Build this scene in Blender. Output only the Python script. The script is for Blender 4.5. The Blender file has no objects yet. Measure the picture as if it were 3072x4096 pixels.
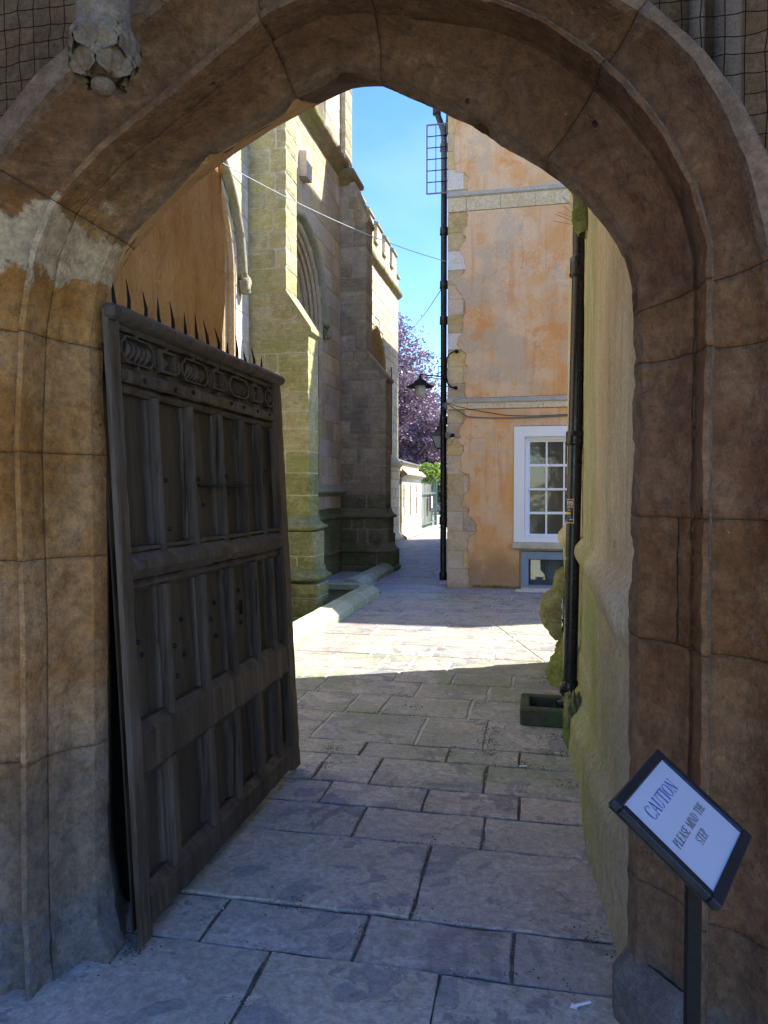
import bpy, bmesh, math, random
from mathutils import Vector, noise, Matrix
R = math.radians
rnd = random.Random(7)
SC = bpy.context.scene
COL = SC.collection

# ------------------------------------------------------------------ camera
cam_d = bpy.data.cameras.new('camera'); cam = bpy.data.objects.new('camera', cam_d); COL.objects.link(cam)
cam.location = (0, 0, 1.6)
cam.rotation_euler = (R(90 - 1.515), 0, R(11.8))
cam_d.sensor_fit = 'VERTICAL'; cam_d.sensor_height = 36.0; cam_d.lens = 36.0 * 2950 / 4096
cam_d.clip_start = 0.02; cam_d.clip_end = 3000
SC.camera = cam

# ------------------------------------------------------------------ light
SUN_EL, SUN_AZ = 50.0, 65.0            # azimuth from +Y towards +X
w = bpy.data.worlds.new('World'); SC.world = w; w.use_nodes = True
wn = w.node_tree.nodes; wl = w.node_tree.links
sky = wn.new('ShaderNodeTexSky'); sky.sky_type = 'NISHITA'; sky.sun_disc = False
sky.sun_elevation = R(SUN_EL); sky.sun_rotation = R(SUN_AZ); sky.altitude = 300
sky.air_density = 1.0; sky.dust_density = 0.1; sky.ozone_density = 3.0
hs = wn.new('ShaderNodeHueSaturation'); hs.inputs['Saturation'].default_value = 1.25; hs.inputs['Hue'].default_value = 0.514; wl.new(sky.outputs[0], hs.inputs['Color'])
# faint wisps of high cloud
tc = wn.new('ShaderNodeTexCoord'); mp = wn.new('ShaderNodeMapping'); mp.inputs['Scale'].default_value = (2.2, 3.0, 6.5); wl.new(tc.outputs['Generated'], mp.inputs[0])
cn = wn.new('ShaderNodeTexNoise'); cn.inputs['Scale'].default_value = 1.6; cn.inputs['Detail'].default_value = 7; cn.inputs['Roughness'].default_value = 0.55; cn.inputs['Distortion'].default_value = 0.4; wl.new(mp.outputs[0], cn.inputs[0])
cr = wn.new('ShaderNodeMapRange'); cr.inputs[1].default_value = 0.48; cr.inputs[2].default_value = 0.78; cr.inputs[4].default_value = 0.13; wl.new(cn.outputs[0], cr.inputs[0])
cm = wn.new('ShaderNodeMix'); cm.data_type = 'RGBA'; wl.new(cr.outputs[0], cm.inputs[0]); wl.new(hs.outputs[0], cm.inputs[6]); cm.inputs[7].default_value = (2.9, 3.3, 3.8, 1)
wl.new(cm.outputs[2], wn['Background'].inputs[0]); wn['Background'].inputs[1].default_value = 0.14
sun_d = bpy.data.lights.new('sun', 'SUN'); sun_d.energy = 4.2; sun_d.angle = R(0.53); sun_d.color = (1.0, 0.965, 0.91)
sun = bpy.data.objects.new('sun', sun_d); COL.objects.link(sun)
sv = Vector((math.sin(R(SUN_AZ)) * math.cos(R(SUN_EL)), math.cos(R(SUN_AZ)) * math.cos(R(SUN_EL)), math.sin(R(SUN_EL))))
sun.rotation_euler = sv.to_track_quat('Z', 'Y').to_euler()
SC.view_settings.view_transform = 'Standard'; SC.view_settings.look = 'None'
SC.view_settings.exposure = 1.7; SC.view_settings.gamma = 1.0; SC.view_settings.use_curve_mapping = False
SC.render.engine = 'CYCLES'
SC.cycles.max_bounces = 8; SC.cycles.diffuse_bounces = 5; SC.cycles.use_denoising = True

# ------------------------------------------------------------------ object helpers
def obj(name, me, m=None, parent=None, **props):
    o = bpy.data.objects.new(name, me)
    if me is not None and m is not None:
        ms = m if isinstance(m, (list, tuple)) else [m]
        if len(me.materials) == 0:
            for k in ms: me.materials.append(k)
    COL.objects.link(o)
    if parent is not None: o.parent = parent
    for k, v in props.items(): o[k] = v
    return o
def thing(name, label, cat, loc=(0, 0, 0), group=None, rot=(0, 0, 0)):
    o = bpy.data.objects.new(name, None); COL.objects.link(o)
    o.location = loc; o.rotation_euler = rot; o.empty_display_size = 0.1
    o['label'] = label; o['category'] = cat
    if group: o['group'] = group
    return o
class MB:
    """collects geometry into one mesh"""
    def __init__(s): s.v = []; s.f = []; s.sm = []
    def add(s, vs, fs, smooth=False):
        n = len(s.v); s.v += [tuple(p) for p in vs]
        for f in fs: s.f.append(tuple(n + i for i in f)); s.sm.append(smooth)
    def box(s, a, b, ch=0.0, jit=0.0, mat=None):
        x0, y0, z0 = [min(p, q) for p, q in zip(a, b)]; x1, y1, z1 = [max(p, q) for p, q in zip(a, b)]
        if ch <= 0:
            vs = [(x, y, z) for x in (x0, x1) for y in (y0, y1) for z in (z0, z1)]
            fs = [(0, 1, 3, 2), (4, 6, 7, 5), (0, 4, 5, 1), (2, 3, 7, 6), (0, 2, 6, 4), (1, 5, 7, 3)]
        else:
            vs = []; idx = {}
            for ix, x in enumerate((x0, x1)):
                for iy, y in enumerate((y0, y1)):
                    for iz, z in enumerate((z0, z1)):
                        sx, sy, sz = 1 - 2 * ix, 1 - 2 * iy, 1 - 2 * iz
                        jx, jy, jz = [rnd.uniform(-jit, jit) for _ in range(3)]
                        for ax in range(3):
                            p = [x + sx * ch + jx, y + sy * ch + jy, z + sz * ch + jz]
                            p[ax] -= (sx, sy, sz)[ax] * ch
                            idx[(ix, iy, iz, ax)] = len(vs); vs.append(tuple(p))
            fs = []
            for ax in range(3):
                b1, b2 = [k for k in range(3) if k != ax]
                for side in (0, 1):
                    loop = []
                    for (p, q) in ((0, 0), (1, 0), (1, 1), (0, 1)):
                        c = [0, 0, 0]; c[ax] = side; c[b1] = p; c[b2] = q
                        loop.append(idx[(c[0], c[1], c[2], ax)])
                    fs.append(loop)
                for p in (0, 1):
                    for q in (0, 1):
                        c0 = [0, 0, 0]; c0[b1] = p; c0[b2] = q; c1 = list(c0); c1[ax] = 1
                        fs.append([idx[(*c0, b1)], idx[(*c0, b2)], idx[(*c1, b2)], idx[(*c1, b1)]])
            for ix in (0, 1):
                for iy in (0, 1):
                    for iz in (0, 1):
                        fs.append([idx[(ix, iy, iz, k)] for k in range(3)])
        if mat is not None: vs = [tuple(mat @ Vector(p)) for p in vs]
        s.add(vs, fs)
    def prism(s, pts, d):
        """polygon pts (3-D, planar) extruded by vector d"""
        n = len(pts); d = Vector(d); a = [Vector(p) for p in pts]; b = [p + d for p in a]
        s.add(a + b, [tuple(range(n)), tuple(range(2 * n - 1, n - 1, -1))] + [(i, (i + 1) % n, n + (i + 1) % n, n + i) for i in range(n)])
    def tube(s, pts, r, n=8, cap=True):
        pts = [Vector(p) for p in pts]; rings = []
        up = Vector((0, 0, 1)); prev = None
        for i, p in enumerate(pts):
            t = (pts[min(i + 1, len(pts) - 1)] - pts[max(i - 1, 0)]).normalized()
            if prev is None:
                a = t.cross(up if abs(t.z) < 0.9 else Vector((1, 0, 0))).normalized()
            else:
                a = (prev - t * prev.dot(t)).normalized()
            prev = a; b = t.cross(a)
            rr = r[i] if isinstance(r, (list, tuple)) else r
            rings.append([p + (a * math.cos(2 * math.pi * k / n) + b * math.sin(2 * math.pi * k / n)) * rr for k in range(n)])
        vs = [q for g in rings for q in g]; fs = []
        for i in range(len(pts) - 1):
            for k in range(n):
                fs.append((i * n + k, i * n + (k + 1) % n, (i + 1) * n + (k + 1) % n, (i + 1) * n + k))
        s.add(vs, fs, True)
        if cap:
            m = len(pts) - 1
            s.add(rings[0], [tuple(range(n - 1, -1, -1))]); s.add(rings[m], [tuple(range(n))])
    def lathe(s, c, prof, n=20):
        """prof: (radius, z) pairs, upward axis at c"""
        c = Vector(c); vs = []; fs = []
        for r, z in prof:
            for k in range(n): vs.append(c + Vector((r * math.cos(2 * math.pi * k / n), r * math.sin(2 * math.pi * k / n), z)))
        for i in range(len(prof) - 1):
            for k in range(n): fs.append((i * n + k, i * n + (k + 1) % n, (i + 1) * n + (k + 1) % n, (i + 1) * n + k))
        s.add(vs, fs, True)
    def grid(s, fn, nu, nv, smooth=True, flip=False):
        vs = [fn(i / nu, j / nv) for i in range(nu + 1) for j in range(nv + 1)]; fs = []
        for i in range(nu):
            for j in range(nv):
                a = i * (nv + 1) + j; q = (a, a + 1, a + nv + 2, a + nv + 1)
                fs.append(q[::-1] if flip else q)
        s.add(vs, fs, smooth)
    def mesh(s, name='mesh'):
        me = bpy.data.meshes.new(name); me.from_pydata(s.v, [], s.f)
        me.polygons.foreach_set('use_smooth', s.sm); me.update()
        return me
    def done(s, name, m=None, parent=None, fix=True, **props):
        me = s.mesh(name)
        if fix:
            bm = bmesh.new(); bm.from_mesh(me); bmesh.ops.recalc_face_normals(bm, faces=bm.faces); bm.to_mesh(me); bm.free()
        return obj(name, me, m, parent, **props)
def nz(p, s=1.0, o=4): return noise.fractal(Vector(p) * s, 1.0, 2.0, o)
def lerp(a, b, t): return a + (b - a) * t

# ------------------------------------------------------------------ material helpers
class M:
    def __init__(s, name):
        s.m = bpy.data.materials.new(name); s.m.use_nodes = True
        s.t = s.m.node_tree; s.b = s.t.nodes['Principled BSDF']; s.geo = s.t.nodes.new('ShaderNodeNewGeometry')
        s.P = s.geo.outputs['Position']
        s.b.inputs['Specular IOR Level'].default_value = 0.25
    def n(s, typ, ins={}, **attr):
        k = s.t.nodes.new('ShaderNode' + typ)
        for a, v in attr.items(): setattr(k, a, v)
        for i, v in ins.items(): s.put(k.inputs[i], v)
        return k
    def put(s, sock, v):
        if isinstance(v, bpy.types.NodeSocket): s.t.links.new(v, sock)
        else:
            if isinstance(v, (tuple, list)) and len(v) == 3 and sock.type == 'RGBA': v = (*v, 1)
            sock.default_value = v
    def noise(s, scale, detail=5, rough=0.6, vec=None, dist=0.0, out=0):
        return s.n('TexNoise', {'Scale': scale, 'Detail': detail, 'Roughness': rough, 'Vector': vec or s.P, 'Distortion': dist}).outputs[out]
    def vor(s, scale, feature='F1', vec=None, out='Distance', rand=1.0):
        return s.n('TexVoronoi', {'Scale': scale, 'Vector': vec or s.P, 'Randomness': rand}, feature=feature).outputs[out]
    def map(s, scale=(1, 1, 1), rot=(0, 0, 0), vec=None):
        return s.n('Mapping', {'Vector': vec or s.P, 'Scale': scale, 'Rotation': rot}).outputs[0]
    def ramp(s, f, stops):
        k = s.n('ValToRGB', {'Fac': f}); e = k.color_ramp.elements
        while len(e) > 1: e.remove(e[-1])
        for i, (p, c) in enumerate(stops):
            el = e[0] if i == 0 else e.new(p)
            el.position = p; c = (c, c, c) if isinstance(c, (int, float)) else c; el.color = (*c, 1)
        return k.outputs[0]
    def mr(s, v, a, b, c=0.0, d=1.0, smooth=True):
        return s.n('MapRange', {'Value': v, 'From Min': a, 'From Max': b, 'To Min': c, 'To Max': d}, interpolation_type='SMOOTHSTEP' if smooth else 'LINEAR').outputs[0]
    def mix(s, f, a, b, mode='MIX'):
        k = s.n('Mix', {}, data_type='RGBA', blend_type=mode)
        s.put(k.inputs[0], f); s.put(k.inputs[6], a); s.put(k.inputs[7], b); return k.outputs[2]
    def ma(s, op, a, b=0.0, clamp=False):
        k = s.n('Math', {0: a, 1: b}, operation=op); k.use_clamp = clamp; return k.outputs[0]
    def xyz(s, vec=None):
        k = s.n('SeparateXYZ', {0: vec or s.P}); return k.outputs
    def rand(s): return s.n('ObjectInfo').outputs['Random']
    def tint(s, col, lo=0.8, hi=1.2, sat=0.0):
        k = s.n('HueSaturation', {'Color': col, 'Value': s.mr(s.rand(), 0, 1, lo, hi, False)})
        if sat:
            r2 = s.n('TexWhiteNoise', {'W': s.rand()}, noise_dimensions='1D').outputs[0]
            s.put(k.inputs['Saturation'], s.mr(r2, 0, 1, 1 - sat, 1 + sat, False))
            s.put(k.inputs['Hue'], s.mr(r2, 0, 1, 0.5 - sat * 0.03, 0.5 + sat * 0.03, False))
        return k.outputs[0]
    def bump(s, h, strength=0.5, dist=0.01, prev=None):
        ins = {'Height': h, 'Strength': strength, 'Distance': dist}
        if prev is not None: ins['Normal'] = prev
        return s.n('Bump', ins).outputs[0]
    def fin(s, col=None, rough=None, normal=None, metal=None, spec=None):
        if col is not None: s.put(s.b.inputs['Base Color'], col)
        if rough is not None: s.put(s.b.inputs['Roughness'], rough)
        if normal is not None: s.put(s.b.inputs['Normal'], normal)
        if metal is not None: s.put(s.b.inputs['Metallic'], metal)
        if spec is not None: s.put(s.b.inputs['Specular IOR Level'], spec)
        return s.m
def simple(name, col, rough=0.6, metal=0.0, spec=0.4, var=0.25, sc=8, bump=0.15, bd=0.003):
    k = M(name); n1 = k.noise(sc, 5, 0.65)
    c = k.mix(n1, tuple(x * (1 - var) for x in col), tuple(min(1, x * (1 + var)) for x in col))
    return k.fin(c, k.mr(k.noise(sc * 3), 0.3, 0.7, rough - 0.08, min(1, rough + 0.08)), k.bump(k.noise(sc * 6, 6), bump, bd), metal, spec)

def stone(name, ca, cb, cc, scale=3.0, tint=(0.82, 1.15), bump=0.6, bd=0.012, streak=None, moss=None, moss_col=(0.10, 0.13, 0.02), dark=None, rough=0.93, sat=0.1, lines=None):
    """three-colour weathered stone; moss = (lo, hi) of noise; dark = amount of sooty patches"""
    k = M(name)
    n1 = k.noise(scale, 6, 0.62); n2 = k.noise(scale * 5.3, 6, 0.7); n3 = k.noise(scale * 0.45, 3, 0.5)
    c = k.mix(k.mr(n1, 0.36, 0.66), ca, cb)
    c = k.mix(k.ma('MULTIPLY', k.mr(n2, 0.42, 0.72), 0.7), c, cc)
    c = k.tint(c, *tint, sat=sat)
    if dark:
        c = k.mix(k.ma('MULTIPLY', k.mr(k.noise(scale * 0.8, 7, 0.7, dist=0.6), 0.5, 0.68), dark), c, tuple(x * 0.3 for x in ca))
    if streak:
        sn = k.noise(1.0, 6, 0.7, vec=k.map((9, 9, 0.5)))
        c = k.mix(k.ma('MULTIPLY', k.mr(sn, 0.48, 0.7), streak[3]), c, streak[:3])
    if moss:
        mm = k.ma('MULTIPLY', k.mr(k.ma('ADD', n3, k.ma('MULTIPLY', k.ma('SUBTRACT', k.noise(scale * 9, 5, 0.7), 0.5), 0.5)), moss[0], moss[1]), moss[2])
        c = k.mix(mm, c, k.mix(k.noise(30), moss_col, tuple(x * 1.5 + 0.02 for x in moss_col)))
    gr = k.mr(k.noise(scale * 26, 8, 0.85), 0.36, 0.64, 0.72, 1.28); c = k.mix(1.0, c, k.n('CombineXYZ', {0: gr, 1: gr, 2: gr}).outputs[0], 'MULTIPLY')
    h = k.ma('ADD', k.ma('MULTIPLY', n2, 0.7), k.ma('MULTIPLY', k.noise(scale * 22, 4, 0.7), 0.35))
    nb = k.bump(h, bump, bd)
    if lines:   # horizontally bedded, eroded stone
        ln = k.noise(1.0, 6, 0.75, vec=k.map((3.5, 3.5, 26)), dist=0.8)
        nb = k.bump(ln, lines, bd * 1.6, nb)
        c = k.mix(k.ma('MULTIPLY', k.mr(ln, 0.5, 0.7), 0.35), c, tuple(min(1, x * 1.45) for x in cc))
    pit = k.mr(k.vor(scale * 12), 0.0, 0.22)
    nb = k.bump(pit, 0.25, bd * 0.6, nb)
    return k.fin(c, rough, nb)

def render_mat():
    k = M('ochre_render'); n1 = k.noise(2.5, 6, 0.6); n2 = k.noise(11, 6, 0.7)
    c = k.mix(k.mr(n1, 0.35, 0.65), (0.56, 0.32, 0.12), (0.64, 0.40, 0.18))
    c = k.mix(k.ma('MULTIPLY', k.mr(n2, 0.5, 0.7), 0.5), c, (0.50, 0.285, 0.11))
    nb = k.bump(k.noise(7, 5, 0.6, vec=k.map((1, 1, 0.5), (0, 0.6, 0)), dist=1.5), 1.0, 0.07)
    nb = k.bump(k.noise(45, 5, 0.7), 0.5, 0.008, nb)
    return k.fin(c, 0.9, nb)
OCHRE = render_mat()
# stones of the arch: ochre on the weathered left side, browner on the right, grey near the ground
def arch_mat(nm, lum):
    k = M(nm); x, y, z = k.xyz()
    n1 = k.noise(3.2, 7, 0.65); n2 = k.noise(14, 7, 0.7); n3 = k.noise(1.3, 4, 0.6)
    wob = k.ma('MULTIPLY', k.ma('SUBTRACT', n3, 0.5), 1.0)
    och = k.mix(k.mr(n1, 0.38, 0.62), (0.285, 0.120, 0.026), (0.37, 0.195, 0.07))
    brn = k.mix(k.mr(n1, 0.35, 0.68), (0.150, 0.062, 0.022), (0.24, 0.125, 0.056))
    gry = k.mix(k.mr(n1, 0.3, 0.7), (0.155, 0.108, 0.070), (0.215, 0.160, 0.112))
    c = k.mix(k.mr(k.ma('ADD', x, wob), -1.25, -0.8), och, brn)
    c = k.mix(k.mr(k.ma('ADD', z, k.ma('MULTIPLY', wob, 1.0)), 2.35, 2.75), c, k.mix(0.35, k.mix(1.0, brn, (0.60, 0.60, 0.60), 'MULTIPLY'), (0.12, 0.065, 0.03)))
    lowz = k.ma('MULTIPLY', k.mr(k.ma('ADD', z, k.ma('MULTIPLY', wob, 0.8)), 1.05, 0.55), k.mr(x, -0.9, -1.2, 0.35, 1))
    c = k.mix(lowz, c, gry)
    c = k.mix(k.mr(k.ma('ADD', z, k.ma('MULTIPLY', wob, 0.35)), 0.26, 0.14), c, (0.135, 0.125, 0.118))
    c = k.tint(c, 0.88, 1.12, sat=0.05)
    pk = k.mr(k.noise(46, 6, 0.75, dist=0.5), 0.60, 0.68); c = k.mix(k.ma('MULTIPLY', pk, 0.5), c, (0.05, 0.03, 0.018))  # dark specks put into the colour as shade of small cavities
    # rubbed pale flecks and sooty pits
    c = k.mix(k.ma('MULTIPLY', k.mr(n2, 0.56, 0.76), 0.35), c, (0.32, 0.24, 0.17))
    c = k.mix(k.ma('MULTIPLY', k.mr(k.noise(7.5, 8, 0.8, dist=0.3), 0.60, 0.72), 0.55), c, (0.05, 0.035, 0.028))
    bed = k.noise(1, 8, 0.75, vec=k.map((4, 4, 22), (0.12, 0.05, 0)), dist=1.0); c = k.mix(k.ma('MULTIPLY', k.mr(bed, 0.47, 0.66), k.mr(x, -0.9, -1.3, 0.16, 0.5)), c, k.mix(n1, (0.14, 0.065, 0.02), (0.38, 0.235, 0.11)))
    vs = k.noise(1, 6, 0.7, vec=k.map((16, 16, 1.2)))
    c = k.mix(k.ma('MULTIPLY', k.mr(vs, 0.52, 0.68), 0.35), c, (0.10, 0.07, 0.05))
    hole = k.mr(k.vor(7.0), 0.085, 0.05); hsel = k.mr(k.noise(4.0, 2), 0.50, 0.56); hole = k.ma('MULTIPLY', hole, hsel)
    c = k.mix(hole, c, (0.018, 0.012, 0.01))
    flk = k.ma('MULTIPLY', k.mr(k.noise(24, 5, 0.8, vec=k.map((1, 1, 1.6), (0.3, 0.2, 0))), 0.66, 0.70), k.mr(k.noise(2.4, 3), 0.48, 0.6)); c = k.mix(k.ma('MULTIPLY', flk, 0.8), c, (0.36, 0.30, 0.24))
    if lum != 1.0: c = k.mix(0.5, c, k.mix(n2, (0.14, 0.095, 0.06), (0.26, 0.19, 0.13)))
    # remnants of cream limewash at the left springing
    m1 = k.mr(k.ma('ADD', k.ma('ABSOLUTE', k.ma('SUBTRACT', k.ma('SUBTRACT', z, k.ma('MULTIPLY', x, 0.22)), 2.745)), k.ma('MULTIPLY', k.ma('SUBTRACT', k.noise(5, 6, 0.6), 0.5), 0.62)), 0.135, 0.10)
    m1 = k.ma('MULTIPLY', m1, k.mr(x, -1.37, -1.40))
    c = k.mix(m1, c, k.mix(n2, (0.33, 0.22, 0.115), (0.48, 0.365, 0.215)))
    # ochre repair mortar at the right springing
    def band(zz, hw, x0):
        b = k.ma('ABSOLUTE', k.ma('SUBTRACT', k.ma('ADD', k.ma('SUBTRACT', z, k.ma('MULTIPLY', x, 0.12)), k.ma('MULTIPLY', k.ma('SUBTRACT', k.noise(4), 0.5), 0.05)), zz))
        return k.ma('MULTIPLY', k.mr(b, hw, hw * 0.8), k.mr(x, x0, x0 + 0.01))
    for zz, hw in ((2.08, 0.024), (1.91, 0.012)):
        c = k.mix(k.ma('MULTIPLY', k.ma('MULTIPLY', band(zz, hw, 0.2), k.mr(n2, 0.35, 0.55, 0.35, 1)), 0.65), c, (0.19, 0.10, 0.035))
    h = k.ma('ADD', n2, k.ma('MULTIPLY', k.noise(60, 4, 0.7), 0.4))
    nb = k.bump(h, 1.0, 0.022)
    nb = k.bump(k.noise(1, 7, 0.75, vec=k.map((5, 5, 30)), dist=1.2), 0.35, 0.012, nb)
    nb = k.bump(k.mr(k.vor(26), 0.0, 0.25), 0.3, 0.006, nb)
    nb = k.bump(m1, 0.8, 0.006, nb); nb = k.bump(k.ma('SUBTRACT', 1.0, hole), 1.0, 0.02, nb)
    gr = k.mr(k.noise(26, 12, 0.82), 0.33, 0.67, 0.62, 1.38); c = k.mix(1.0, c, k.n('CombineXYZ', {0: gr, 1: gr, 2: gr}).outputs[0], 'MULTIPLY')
    return k.fin(c, 0.85, nb)
ARCH = arch_mat('arch_stone', 1.0); ARCH2 = arch_mat('arch_stone_pale_strip', 1.55)  # second one is a paler copy for the arris and outer strips
ARCH_BACK = stone('joint_mortar_dark', (0.09, 0.06, 0.038), (0.16, 0.11, 0.07), (0.2, 0.15, 0.1), 8)
def rwall_mat():
    k = M('cream_wall'); x, y, z = k.xyz()
    n1 = k.noise(2.2, 6, 0.6); st = k.noise(1, 7, 0.7, vec=k.map((14, 14, 1.1)), dist=0.4)
    c = k.mix(k.mr(n1, 0.35, 0.65), (0.58, 0.46, 0.29), (0.66, 0.56, 0.39))
    c = k.mix(k.ma('MULTIPLY', k.mr(st, 0.46, 0.66), 0.42), c, (0.40, 0.28, 0.14))
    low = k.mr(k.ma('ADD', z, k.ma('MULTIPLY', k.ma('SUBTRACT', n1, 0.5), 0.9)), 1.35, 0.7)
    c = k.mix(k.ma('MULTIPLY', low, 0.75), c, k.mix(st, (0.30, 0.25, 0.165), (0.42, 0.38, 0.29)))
    # algae below the spout and round the foot of the pipe
    yy = k.ma('ABSOLUTE', k.ma('SUBTRACT', y, k.ma('ADD', 4.75, k.ma('MULTIPLY', z, -0.03))))
    wdt = k.ma('MULTIPLY', k.mr(yy, 0.95, 0.35), k.mr(st, 0.30, 0.55, 0.35, 1))
    g2 = k.ma('MULTIPLY', k.mr(z, 1.45, 0.9), k.mr(k.ma('ADD', y, k.ma('MULTIPLY', n1, 1.5)), 3.1, 4.6))
    g = k.ma('MAXIMUM', k.ma('MULTIPLY', wdt, 0.62), k.ma('MULTIPLY', g2, k.mr(n1, 0.3, 0.62, 0.25, 0.9)))
    c = k.mix(g, c, k.mix(k.noise(18, 5), (0.16, 0.20, 0.045), (0.32, 0.34, 0.13)))
    c = k.mix(k.ma('MULTIPLY', k.mr(k.noise(1, 6, 0.7, vec=k.map((22, 22, 1.5))), 0.60, 0.70), k.mr(z, 1.6, 1.0)), c, (0.62, 0.58, 0.47))
    nb = k.bump(k.noise(1, 7, 0.75, vec=k.map((16, 16, 5)), dist=0.8), 0.9, 0.022)
    crk = k.mr(k.vor(2.6, 'DISTANCE_TO_EDGE', k.map((1, 1, 0.6), (0, 0, 0), k.n('VectorMath', {0: k.P, 1: k.n('TexNoise', {'Scale': 3.0, 'Detail': 6.0, 'Vector': k.P}).outputs[1]}, operation='ADD').outputs[0])), 0.010, 0.0); crk = k.ma('MULTIPLY', crk, k.mr(k.noise(1.4), 0.5, 0.6)); c = k.mix(k.ma('MULTIPLY', crk, 0.6), c, (0.16, 0.10, 0.05)); nb = k.bump(k.ma('SUBTRACT', 1.0, crk), 0.6, 0.01, nb)
    nb = k.bump(k.noise(70, 5, 0.7), 0.35, 0.005, nb)
    gr = k.mr(k.noise(50, 8, 0.85), 0.36, 0.64, 0.78, 1.22); c = k.mix(1.0, c, k.n('CombineXYZ', {0: gr, 1: gr, 2: gr}).outputs[0], 'MULTIPLY')
    return k.fin(c, 0.9, nb)
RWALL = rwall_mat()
def facade_mat():
    k = M('orange_render'); x, y, z = k.xyz(); n1 = k.noise(1.2, 7, 0.65, dist=0.3); n2 = k.noise(9, 7, 0.75)
    c = k.mix(k.mr(n1, 0.40, 0.60), (0.68, 0.36, 0.145), (0.70, 0.49, 0.30))
    grey = k.mr(k.ma('ADD', k.noise(0.8, 6, 0.6, vec=k.map((1, 1, 1.6))), k.ma('MULTIPLY', k.ma('ABSOLUTE', k.ma('SUBTRACT', z, 3.9)), -0.10)), 0.40, 0.52)
    c = k.mix(k.ma('MULTIPLY', grey, 0.75), c, (0.50, 0.39, 0.27))
    pebble = k.mr(k.vor(34), 0.34, 0.16)
    up = k.ma('MULTIPLY', pebble, k.mr(z, 2.9, 5.0, 0.0, 0.85))
    up = k.ma('MULTIPLY', up, k.mr(k.noise(1.6), 0.38, 0.56))
    c = k.mix(up, c, (0.74, 0.64, 0.56))
    st = k.noise(1, 6, 0.7, vec=k.map((8, 8, 0.7)))
    c = k.mix(k.ma('MULTIPLY', k.mr(st, 0.5, 0.68), 0.5), c, (0.60, 0.26, 0.085))
    pt = k.mr(k.noise(1.9, 7, 0.7, dist=0.5), 0.575, 0.585); c = k.mix(k.ma('MULTIPLY', pt, 0.55), c, (0.50, 0.43, 0.33))
    pt2 = k.mr(k.noise(1.5, 6, 0.65, dist=0.3, vec=k.map((1, 1, 1.3), (0, 0, 1.0))), 0.40, 0.385); c = k.mix(k.ma('MULTIPLY', pt2, 0.5), c, (0.66, 0.27, 0.075))
    low = k.mr(k.ma('ADD', z, k.ma('MULTIPLY', n1, 1.3)), 1.35, 0.75)
    c = k.mix(k.ma('MULTIPLY', low, 0.7), c, k.mix(n2, (0.34, 0.24, 0.13), (0.17, 0.12, 0.07)))
    c = k.mix(k.mr(k.ma('ADD', z, k.ma('MULTIPLY', n2, 0.12)), 0.14, 0.07), c, (0.07, 0.075, 0.025))
    wv = k.n('VectorMath', {0: k.P, 1: k.n('TexNoise', {'Scale': 2.0, 'Detail': 6.0, 'Vector': k.P}).outputs[1]}, operation='ADD').outputs[0]
    crk = k.ma('MULTIPLY', k.mr(k.vor(1.1, 'DISTANCE_TO_EDGE', wv), 0.012, 0.0), k.mr(k.noise(1.0), 0.46, 0.55)); c = k.mix(k.ma('MULTIPLY', crk, 0.28), c, (0.20, 0.12, 0.06))
    dr = k.noise(1, 5, 0.7, vec=k.map((13, 13, 0.35))); c = k.mix(k.ma('MULTIPLY', k.mr(dr, 0.58, 0.72), 0.35), c, (0.30, 0.22, 0.15))
    nb = k.bump(n2, 0.3, 0.008); nb = k.bump(pebble, 0.35, 0.006, nb)
    return k.fin(c, 0.92, nb)
FACADE = facade_mat()
GREEN = stone('mossy_ashlar', (0.38, 0.34, 0.165), (0.47, 0.43, 0.22), (0.58, 0.53, 0.33), 2.6, (0.85, 1.12), 0.8, 0.016, moss=(0.48, 0.68, 0.55), moss_col=(0.15, 0.19, 0.03), dark=0.35, lines=0.5)
GREEN_LOW = stone('damp_mossy_ashlar', (0.23, 0.23, 0.085), (0.33, 0.32, 0.14), (0.46, 0.44, 0.25), 3.0, (0.85, 1.1), 0.9, 0.02, moss=(0.4, 0.6, 0.8), moss_col=(0.10, 0.15, 0.015), dark=0.55, lines=0.7)
DARKST = stone('sooty_ashlar', (0.34, 0.275, 0.17), (0.43, 0.355, 0.235), (0.52, 0.44, 0.31), 2.6, (0.72, 1.18), 0.7, 0.014, dark=0.35, lines=0.35, sat=0.15)
DARKLOW = stone('damp_sooty_ashlar', (0.19, 0.17, 0.085), (0.25, 0.22, 0.12), (0.33, 0.29, 0.175), 3.0, (0.8, 1.15), 0.9, 0.02, moss=(0.42, 0.66, 0.75), moss_col=(0.07, 0.10, 0.015), dark=0.6, lines=0.7)
MORTAR_L = stone('pale_lime_mortar', (0.50, 0.46, 0.33), (0.58, 0.54, 0.40), (0.62, 0.58, 0.46), 9)
MORTAR_G = stone('grey_mortar', (0.42, 0.37, 0.28), (0.50, 0.44, 0.34), (0.56, 0.50, 0.40), 9)
BAYST = stone('church_wall_ashlar', (0.48, 0.36, 0.22), (0.56, 0.44, 0.29), (0.62, 0.52, 0.38), 1.8, (0.82, 1.16), 0.4, 0.008, streak=(0.20, 0.16, 0.11, 0.35), sat=0.3)
PALEST = stone('pale_limestone', (0.50, 0.42, 0.28), (0.60, 0.53, 0.40), (0.68, 0.62, 0.50), 2.5, (0.78, 1.12), 0.7, 0.014, streak=(0.30, 0.24, 0.16, 0.3), sat=0.35, lines=0.3)
WINST = stone('window_moulding_stone', (0.44, 0.29, 0.14), (0.50, 0.38, 0.22), (0.56, 0.47, 0.33), 2.2, (0.9, 1.1), 0.35, 0.007, streak=(0.30, 0.24, 0.14, 0.35))
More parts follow.
